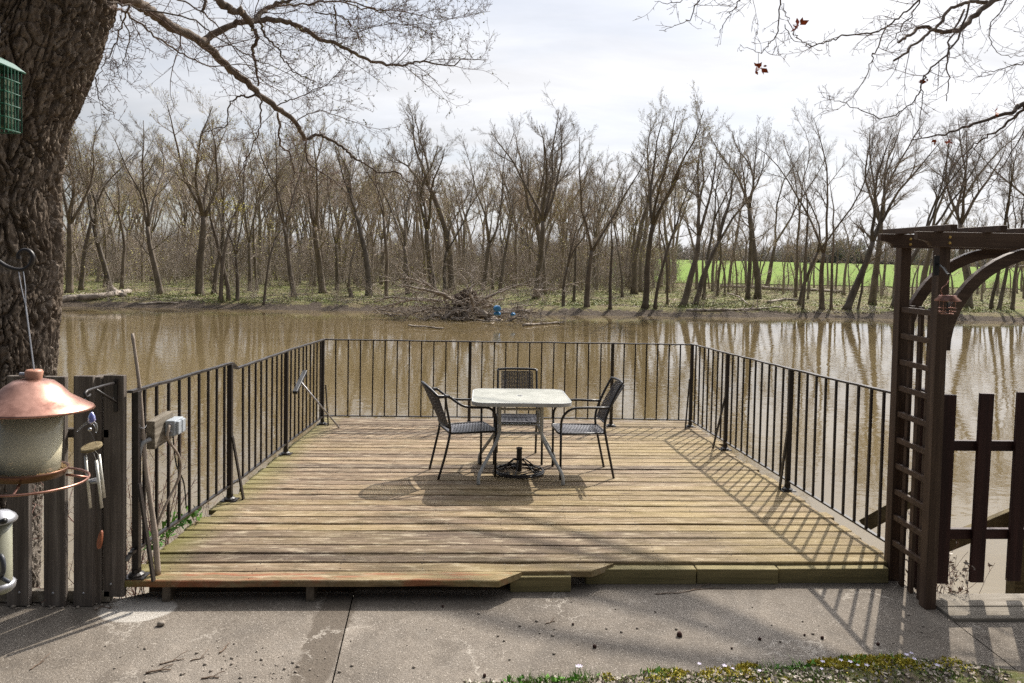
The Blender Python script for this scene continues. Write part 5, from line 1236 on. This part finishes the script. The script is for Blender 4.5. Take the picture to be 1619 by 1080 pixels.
# ------------------------------------------------------------------ drift and fallen wood over the river
rg = random.Random(41)
def snag():
    B = onZ(742, 510, WZ); B = Vector((B.x, B.y+3.2, WZ)); root = empty('driftwood_tangle', B, label='uprooted dead tree with its tangle of bleached branches lying in the river', cat='driftwood')
    def W(x, y, dy=0): return onY(x, y, B.y+dy)-B
    mb = MB()                                                       # the root plate
    n, m = 22, 14; vs = []; fs = []
    for j in range(m+1):
        for i in range(n):
            a = 2*math.pi*i/n; b = math.pi*j/m; d = Vector((math.cos(a)*math.sin(b), math.sin(a)*math.sin(b), math.cos(b)))
            q = 1+.35*noise.noise(d*1.7)+.22*noise.noise(d*5); vs.append(Vector((d.x*1.05*q, d.y*.8*q, d.z*.95*q))+W(738, 478, .8))
    for j in range(m):
        for i in range(n): fs.append((j*n+i, j*n+(i+1) % n, (j+1)*n+(i+1) % n, (j+1)*n+i))
    mb.add(vs, fs); mb.build('root_plate', M['rootball'], root)
    big = [([(790, 512), (762, 496), (738, 484), (712, 472), (690, 462), (640, 452)], -.5, .30, .06), ([(736, 512), (740, 496), (748, 482), (742, 462), (752, 448)], -1.2, .26, .05),
           ([(700, 506), (722, 490), (745, 486), (772, 470), (800, 458), (850, 440)], -.8, .17, .03), ([(725, 498), (706, 480), (700, 466), (676, 450), (650, 430)], .2, .16, .03),
           ([(755, 500), (790, 496), (830, 492), (850, 496)], -.6, .14, .04), ([(742, 505), (715, 508), (690, 500), (660, 508), (628, 516)], -1.3, .11, .02),
           ([(700, 476), (660, 474), (620, 470), (590, 478)], 1.5, .13, .03), ([(745, 470), (738, 452), (748, 440), (730, 424)], .5, .10, .02), ([(690, 466), (672, 448), (640, 440), (618, 444)], .8, .09, .02),
           ([(770, 505), (800, 508), (822, 500), (836, 506)], -1.4, .10, .03), ([(722, 505), (726, 520)], -1.8, .10, .04), ([(730, 490), (698, 486), (662, 492), (632, 506), (600, 516)], -.4, .08, .02),
           ([(760, 480), (786, 462), (808, 452), (836, 450), (852, 440)], .4, .09, .015), ([(668, 472), (640, 476), (612, 484), (590, 488)], 2.0, .12, .03)]
    segs = []; tips = []
    for pts, dy, r0, r1 in big:
        P = spline([W(x, y, dy+rg.gauss(0, .25)) for x, y in pts], 5, .03, rg); m_ = len(P); rr = [(r0+(r1-r0)*i/(m_-1))*rg.uniform(.85, 1.15) for i in range(m_)]
        mb = MB(); mb.tube(P, rr, 8); mb.build('branch', M['driftwood'], root, smooth=True)
        s0 = []
        snag_twigs(s0, P, rr, rg, .55, 2.6, 1); segs += s0
    for k in range(46):
        x = 742+rg.gauss(0, 62); y = 494+rg.gauss(0, 12)-(abs(x-742)*.06); dy = rg.uniform(-1.5, 2.2); L = rg.uniform(14, 60)*rg.choice([-1, 1]); up = rg.gauss(-2, 8)
        P = spline([W(x, min(y, 512), dy), W(x+L*.5, min(y+up*.6, 511), dy+rg.gauss(0, .5)), W(x+L, min(y+up, 512), dy+rg.gauss(0, .8))], 5, .03, rg); m_ = len(P)
        for p in P: p.z = max(p.z, .02)
        rr = [rg.uniform(.04, .10)*(1-.75*i/m_) for i in range(m_)]; r_0 = rg.uniform(.04, .11); rr = [r_0*(1-.75*i/m_) for i in range(m_)]
        mb = MB(); mb.tube(P, rr, 6); mb.build('branch', M['driftwood'], root, smooth=True); snag_twigs(segs, P, rr, rg, .5, 1.7, 2)
    V, Q = segs_mesh(segs, 4); link('twigs', npmesh('twigs', V, Q), M['driftwood'], root)
def snag_twigs(segs, P, rr, rg, every, L, lev):
    for i in range(1, len(P)-1):
        if rg.random() < .62:
            t_ = (P[i+1]-P[i]).normalized(); ax = Vector((rg.gauss(0, 1), rg.gauss(0, 1), rg.gauss(0, 1))).normalized()
            d = Matrix.Rotation(R_(rg.uniform(30, 80)), 3, t_.cross(ax).normalized()) @ t_; l = L*rg.uniform(.3, 1); p = P[i]; r = max(.014, min(rr[i]*.45, .05)); q_ = [p]; r_ = [r]
            for k in range(6):
                d = (d+Vector((rg.gauss(0, .22), rg.gauss(0, .22), rg.gauss(0, .18)))).normalized(); n_ = p+d*l/6
                if n_.z < .03: d.z = abs(d.z)*.4; n_ = p+d*l/6
                r2 = max(.010, r*(1-.13*(k+1))); segs.append((p, n_, r_[-1], r2)); p = n_; q_.append(p); r_.append(r2)
            if lev < 3: snag_twigs(segs, q_, r_, rg, every*.6, L*.5, lev+1)
snag()
def log(pts, r0, r1, label, Y=None, z=None, twigs=0):
    P = [(onZ(x, y, WZ+.08) if z is None else (ground_hit(x, y)+Vector((0, 0, z)))) for x, y in pts]; B = P[0].copy(); S = spline([p-B for p in P], 5, .02, rg); m_ = len(S); rr = [(r0+(r1-r0)*i/(m_-1))*rg.uniform(.9, 1.1) for i in range(m_)]
    root = empty('fallen_log', B, label=label, cat='log', group='logs and fallen branches by the water'); mb = MB(); mb.tube(S, rr, 8); mb.build('stem', M['driftwood'], root, smooth=True)
    if twigs:
        s0 = []; snag_twigs(s0, S, rr, rg, .5, twigs, 2)
        if s0: V, Q = segs_mesh(s0, 4); link('twigs', npmesh('twigs', V, Q), M['driftwood'], root)
log([(646, 515), (672, 517), (702, 519)], .06, .045, 'short dark log floating in front of the driftwood tangle')
log([(828, 514), (855, 512), (880, 510), (892, 510)], .10, .05, 'long pale log floating right of the driftwood tangle', twigs=.9)
log([(575, 488), (612, 487), (655, 486), (690, 488)], .16, .10, 'dark branch pile lying at the bank left of the driftwood', twigs=1.6)
log([(88, 478), (120, 475), (160, 472), (186, 467), (205, 464)], .34, .24, 'big dark log lying on the bank beside the huge trunk', z=.18, twigs=1.2)
log([(196, 470), (178, 458), (166, 440), (150, 422)], .26, .14, 'thick broken trunk leaning over the bank log', z=.1, twigs=1.4)
log([(220, 482), (250, 480), (282, 480)], .12, .07, 'thin dark log at the waterline left of the deck', z=.05, twigs=.8)
log([(1085, 492), (1120, 492), (1165, 491), (1205, 489), (1236, 486)], .15, .08, 'long branch lying at the waterline below the leaning trees', z=.06, twigs=2.0)
log([(1140, 455), (1180, 456), (1230, 459), (1290, 461), (1330, 464)], .26, .18, 'long fallen trunk lying before the green field', z=.2, twigs=1.2)
log([(1215, 480), (1240, 475), (1262, 476)], .16, .12, 'short fallen trunk on the grass bank left of the arbor', z=.1, twigs=1.0)
log([(1150, 468), (1168, 474), (1182, 486)], .09, .05, 'bent dead branch reaching down to the right waterline', z=.3, twigs=1.4)
p = ground_hit(556, 470); root = empty('tree_stump', p, label='small broken stump tilted on the bank left of the driftwood', cat='stump')
mb = MB(); mb.tube([(0, 0, -.1), (-.1, 0, .35), (-.26, 0, .85)], [.26, .19, .17], 9); mb.build('stump', M['bark_far'], root)
for k, (x, y, sx, rz, lb) in enumerate(((786, 488, .34, .3, 'round blue plastic drum caught on top of the driftwood'), (786, 496, .30, 1.2, 'flat blue plastic drum low in the driftwood'), (811, 497, .26, -.3, 'small blue plastic drum at the right end of the driftwood'))):
    q = onY(x, y, 47.6); root = empty('plastic_drum', q, rz, lb, 'drum', 'blue drums in the driftwood'); root.scale = (.62, .62, .62) if k == 0 else (.5, .5, .42); mb = MB()
    mb.lathe([(.001, -.42), (sx-.03, -.42), (sx, -.39), (sx, -.14), (sx+.015, -.12), (sx, -.10), (sx, .12), (sx+.015, .14), (sx, .16), (sx, .39), (sx-.03, .42), (.001, .42)], 20); b_ = mb.build('barrel', M['blue'], root, smooth=True); b_.rotation_euler = (R_(88), R_(8*k), 0)

# ------------------------------------------------------------------ small plants near the deck
def shoots(root, B, starts, rg, r, mat, name='stems', lv=2, xmax=9):
    segs = []; tips = []
    for p, d, L in starts:
        n = 9; q_ = [p]; r_ = [r]; d = d.normalized()
        for k in range(n):
            d = (d+Vector((rg.gauss(0, .10), rg.gauss(0, .10), rg.gauss(.02, .07)))).normalized(); q = p+d*L/n; r2 = max(.0012, r*(1-.08*(k+1))); segs.append((p, q, r_[-1], r2)); p = q; q_.append(p); r_.append(r2)
        near_twigs(segs, tips, q_, r_, rg, .13, L*.38, lv, 3)
    segs = [g for g in segs if max(g[0].x, g[1].x) < xmax]
    V, Q = segs_mesh([(a-B, b-B, c, e) for a, b, c, e in segs], 4); link(name, npmesh(name, V, Q), mat, root); return tips
M['redstem'] = plain('red_brown_stems', (.23, .13, .105), .8, 0, .3, .3, 30, .2)
B = Vector((-2.3, 4.75, -1.1)); root = empty('bare_shrub', B, label='thin bare reddish shrub growing behind the left fence pickets', cat='shrub')
shoots(root, B, [(B+Vector((rg.uniform(-.35, .35), rg.uniform(-.1, .2), 0)), Vector((rg.gauss(0, .22), rg.gauss(0, .15), 1)), rg.uniform(1.2, 2.0)) for _ in range(13)], rg, .0055, M['redstem'], xmax=UL-.05)
B = Vector((-2.32, 5.1, -1.2)); root = empty('bare_shrub', B, label='thin bare shrub growing up behind the left deck railing', cat='shrub')
shoots(root, B, [(B+Vector((rg.uniform(-.12, .05), rg.uniform(-.4, .5), 0)), Vector((rg.gauss(-.12, .07), rg.gauss(.1, .25), 1)), rg.uniform(1.2, 2.2)) for _ in range(11)], rg, .0055, M['redstem'], xmax=UL-.03)
B = Vector((-2.02, 4.45, -.25)); root = empty('creeper', B, label='bright green creeper leaves along the foot of the left railing', cat='plant'); pts = []
for _ in range(170):
    v = 4.25+.75*rg.random(); pts.append(Vector((UL-.06+rg.gauss(0, .022), v, dz(v)+.05+abs(rg.gauss(0, .045))*(1.2 if 4.3 < v < 4.75 else .7)))-B)
V, Q = leaves_mesh(pts, .042, 31); tag(link('leaves', npmesh('leaves', V, Q), M['ivy'], root), kind='stuff')
shoots(root, B, [(Vector((UL-.06, 4.2+.12*k, dz(4.3)-.25)), Vector((rg.gauss(0, .1), .4, 1)), .4) for k in range(8)], rg, .003, M['redstem'], lv=3, xmax=UL+.01)
B = Vector((2.98, 4.22, -.42)); root = empty('dry_weed', B, label='dry tan weed stalks standing behind the dark red gate', cat='weed')
tp = shoots(root, B, [(B+Vector((rg.uniform(-.12, .16), rg.uniform(-.08, .12), 0)), Vector((rg.gauss(0, .12), rg.gauss(0, .12), 1)), rg.uniform(.35, .68)) for _ in range(18)], rg, .0032, M['redstem'])
V, Q = leaves_mesh([t_-B+Vector((rg.gauss(0, .01), rg.gauss(0, .01), rg.gauss(0, .01))) for t_ in tp for _ in range(2)], .030, 9); tag(link('seed_heads', npmesh('seed_heads', V, Q), M['litter'], root), kind='stuff')

# ------------------------------------------------------------------ lawn strip, flowers and litter on the patio
rg = random.Random(91)
def lz(x, y): d = lawn_edge(x)-y; return GZ+.004+min(.03, max(0, d)*.25)
def blades(n, hmin, hmax, fn, seed):
    V = []; Q = []
    for _ in range(n):
        x, y = fn(); z = lz(x, y)-.004; h = rg.uniform(hmin, hmax); a = rg.uniform(0, 6.28); w = rg.uniform(.0016, .0034); c, s = math.cos(a), math.sin(a); lx, ly = rg.gauss(0, .45)*h, rg.gauss(0, .45)*h; b = len(V)
        V += [(x-c*w, y-s*w, z), (x+c*w, y+s*w, z), (x+c*w*.7+lx*.4, y+s*w*.7+ly*.4, z+h*.6), (x-c*w*.7+lx*.4, y-s*w*.7+ly*.4, z+h*.6), (x+lx+c*.0004, y+ly, z+h), (x+lx, y+ly, z+h)]; Q += [(b, b+1, b+2, b+3), (b+3, b+2, b+4, b+5)]
    return V, Q
def spot():
    while True:
        x = rg.uniform(-.1, 2.6); y = lawn_edge(x)-abs(rg.gauss(.0, .14))-.004
        if fbm(x, y, 4)+.5*rg.gauss(0, .4) > -.12: return x, y
V, Q = blades(4200, .006, .026, spot, 1); V2, Q2 = blades(420, .025, .06, lambda: (lambda x: (x, lawn_edge(x)-abs(rg.gauss(0, .05))))(rg.choice([.22, .3, .42, .52, .9, 1.5, 1.9, 2.1])+rg.gauss(0, .05)), 2)
Q2 = [tuple(i+len(V) for i in q) for q in Q2]; tag(link('grass', npmesh('grass', V+V2, Q+Q2), M['grass']), 'short spring grass at the edge of the patio', 'grass', None, 'stuff')
pts = []
for _ in range(15000):
    x = rg.choice([rg.uniform(.6, 2.45), rg.uniform(1.3, 2.2)]); y = lawn_edge(x)-abs(rg.gauss(0, .07))+.012
    if fbm(x*1.0, y, 5) > -.05: pts.append((x, y, lz(x, y)+.012*rg.random()+.012*max(0, fbm(x, y, 9))))
V, Q = leaves_mesh(pts, .014, 12); tag(link('moss', npmesh('moss', V, Q), M['moss']), 'yellow moss along the edge of the patio', 'moss', None, 'stuff')
pts = [(x, y, lz(x, y)+.006) for x, y in [spot() for _ in range(3200)]]
V, Q = leaves_mesh(pts, .024, 13, .8); tag(link('dead_leaves', npmesh('dead_leaves', V, Q), M['litter']), 'pale dead leaf bits among the short grass', 'leaf litter', None, 'stuff')
pts = []
for _ in range(260):
    x = rg.choice([.36, .45, .2, .85, 1.9, 2.05, 1.55])+rg.gauss(0, .05); y = lawn_edge(x)-.03+rg.gauss(0, .02); pts.append((x, y, lz(x, y)+.012*rg.random()))
V, Q = leaves_mesh(pts, .032, 14); tag(link('clover', npmesh('clover', V, Q), M['ivy']), 'broad green weed leaves in the short grass', 'weeds', None, 'stuff')
fl = None; FX = [(913, 1058), (918, 1056), (1106, 1050), (1145, 1060), (1158, 1060), (1298, 1066), (1330, 1052), (1343, 1058), (1356, 1060), (1370, 1064), (1432, 1042), (1440, 1034), (1444, 1052), (1300, 1056), (1480, 1064), (1200, 1070)]
for x, y in FX:
    q = onZ(x, y+6, GZ+.02); q.z = lz(q.x, q.y)
    if fl is None:
        fl = empty('wildflower', q, 0, 'tiny pale lilac flower in the short grass by the patio', 'flower', 'tiny lilac flowers in the grass')
        mb = MB(); mb.tube([(0, 0, -.01), (.003, 0, .025), (.002, .002, .045)], .0012, 5); mb.build('stem', M['grass'], fl)
        mb = MB()
        for k in range(5):
            a = 2*math.pi*k/5; c, s = math.cos(a), math.sin(a); mb.add([(.002, .002, .045), (.002+c*.008-s*.005, .002+s*.008+c*.005, .050), (.002+c*.015, .002+s*.015, .050), (.002+c*.008+s*.005, .002+s*.008-c*.005, .050)], [(0, 1, 2, 3)])
        mb.build('petals', M['petal'], fl); fk = kids(fl)
    else: copy_tree(fl, q, rg.uniform(0, 6), (rg.uniform(.6, .95),)*3, ch=fk)
def lump(name, r, mat, seed, sq=(1, .8, .6), amp=.3):
    mb = MB(); n, m = 12, 8; vs = []; fs = []
    for j in range(m+1):
        for i in range(n):
            a = 2*math.pi*i/n; b = math.pi*j/m; d = Vector((math.cos(a)*math.sin(b), math.sin(a)*math.sin(b), math.cos(b))); q = r*(1+amp*noise.noise(d*1.6+Vector((seed, 0, 0)))+amp*.4*noise.noise(d*5+Vector((0, seed, 0)))); vs.append((d.x*q*sq[0], d.y*q*sq[1], d.z*q*sq[2]))
    for j in range(m):
        for i in range(n): fs.append((j*n+i, j*n+(i+1) % n, (j+1)*n+(i+1) % n, (j+1)*n+i))
    mb.add(vs, fs); o = mb.build(name, mat, None, smooth=True); return o
PB = [lump('pebble', .011, M['pebble'], 3*k+1) for k in range(4)]
spots = [(rg.uniform(-1.9, -.75), rg.uniform(3.19, 3.55)) for _ in range(35)]+[(rg.gauss(-1.0, .22), rg.gauss(3.30, .09)) for _ in range(40)]+[(rg.uniform(-.6, 2.5), rg.uniform(3.25, 3.95)) for _ in range(45)]+[(-2.35+rg.uniform(-.35, .30), 3.93+rg.uniform(-.06, .03)) for _ in range(40)]
for k, (x, y) in enumerate(spots):
    s = rg.choice([.3, .4, .45, .5, .6, .8])*(1.6 if k > 119 else 1)
    o = PB[k] if k < 4 else PB[k % 4].copy()
    if k >= 4: col.objects.link(o)
    o.location = (x, y, GZ+.005*s); o.scale = (s, s, s); o.rotation_euler = (0, 0, rg.uniform(0, 6.28)); tag(o, 'tiny pale pebble lying loose on the concrete patio', 'pebble', 'pebbles scattered on the patio')
for x, y, s, lb in ((985, 0, 1, 0), ):
    pass
q = onZ(255, 989, GZ); o = lump('stone', .022, M['pebble'], 77); o.location = q+Vector((0, 0, .012)); tag(o, 'single larger stone near the round pale patch on the patio', 'stone')
SD = None
for x, y in ((1074, 1006), (1201, 1012), (766, 1070), (1051, 1065), (940, 1024), (906, 988), (1157, 1026), (1272, 1005), (1388, 1020), (700, 960), (1300, 1010)):
    q = onZ(x, y, GZ)
    if SD is None: SD = o = lump('seed_ball', .015, M['cone'], 5, (1, 1, .9), .35)
    else: o = SD.copy(); col.objects.link(o)
    s = rg.uniform(.35, .7) if x != 1074 else 1.0; o.location = q+Vector((0, 0, .011*s)); o.scale = (s, s, s); o.rotation_euler = (rg.uniform(0, 3), 0, rg.uniform(0, 6)); tag(o, 'small dark round seed ball lying on the concrete patio', 'seed ball', 'dark seed balls on the patio')
def twig(pts, r, label):
    P = [onZ(x, y, GZ)+Vector((0, 0, r*1.1)) for x, y in pts]; B = P[0].copy(); root = empty('fallen_twig', B, 0, label, 'twig', 'twigs fallen on the patio'); S = spline([p-B for p in P], 4, .0015, rg)
    mb = MB(); mb.tube(S, [r*(1-.5*i/len(S)) for i in range(len(S))], 6); mb.build('stick', M['twig'], root, smooth=True)
    i = len(S)//2; mb = MB(); mb.tube([S[i], S[i]+(S[i+1]-S[i])*2+Vector((.0, .02, .006)), S[i]+(S[i+1]-S[i])*4+Vector((0, .035, .004))], r*.5, 5); mb.build('side_shoot', M['twig'], root)
twig([(252, 1052), (272, 1046), (292, 1043)], .0035, 'brown twig in the seed litter right of the lower feeder')
twig([(300, 1046), (316, 1042), (324, 1040)], .003, 'short brown twig touching the longer one in the seed litter')
twig([(230, 1066), (250, 1062), (270, 1060)], .005, 'thick bark twig at the bottom edge of the patio')
twig([(346, 1034), (352, 1030), (358, 1024)], .004, 'short upright standing twig left of the joint in the concrete')
twig([(48, 1060), (60, 1052), (70, 1046)], .0035, 'small twig in the bottom left corner of the patio')
twig([(150, 966), (160, 960), (176, 963), (172, 956)], .003, 'forked dark twig at the end of the picket fence')
twig([(1036, 940), (1072, 938), (1110, 932), (1148, 930)], .003, 'long thin pale twig in front of the green timber blocks')
twig([(862, 987), (872, 984), (878, 983)], .003, 'tiny pale twig in the middle of the patio')
twig([(318, 1074), (336, 1072), (346, 1073)], .004, 'dark twig by the joint at the picture\'s bottom edge')
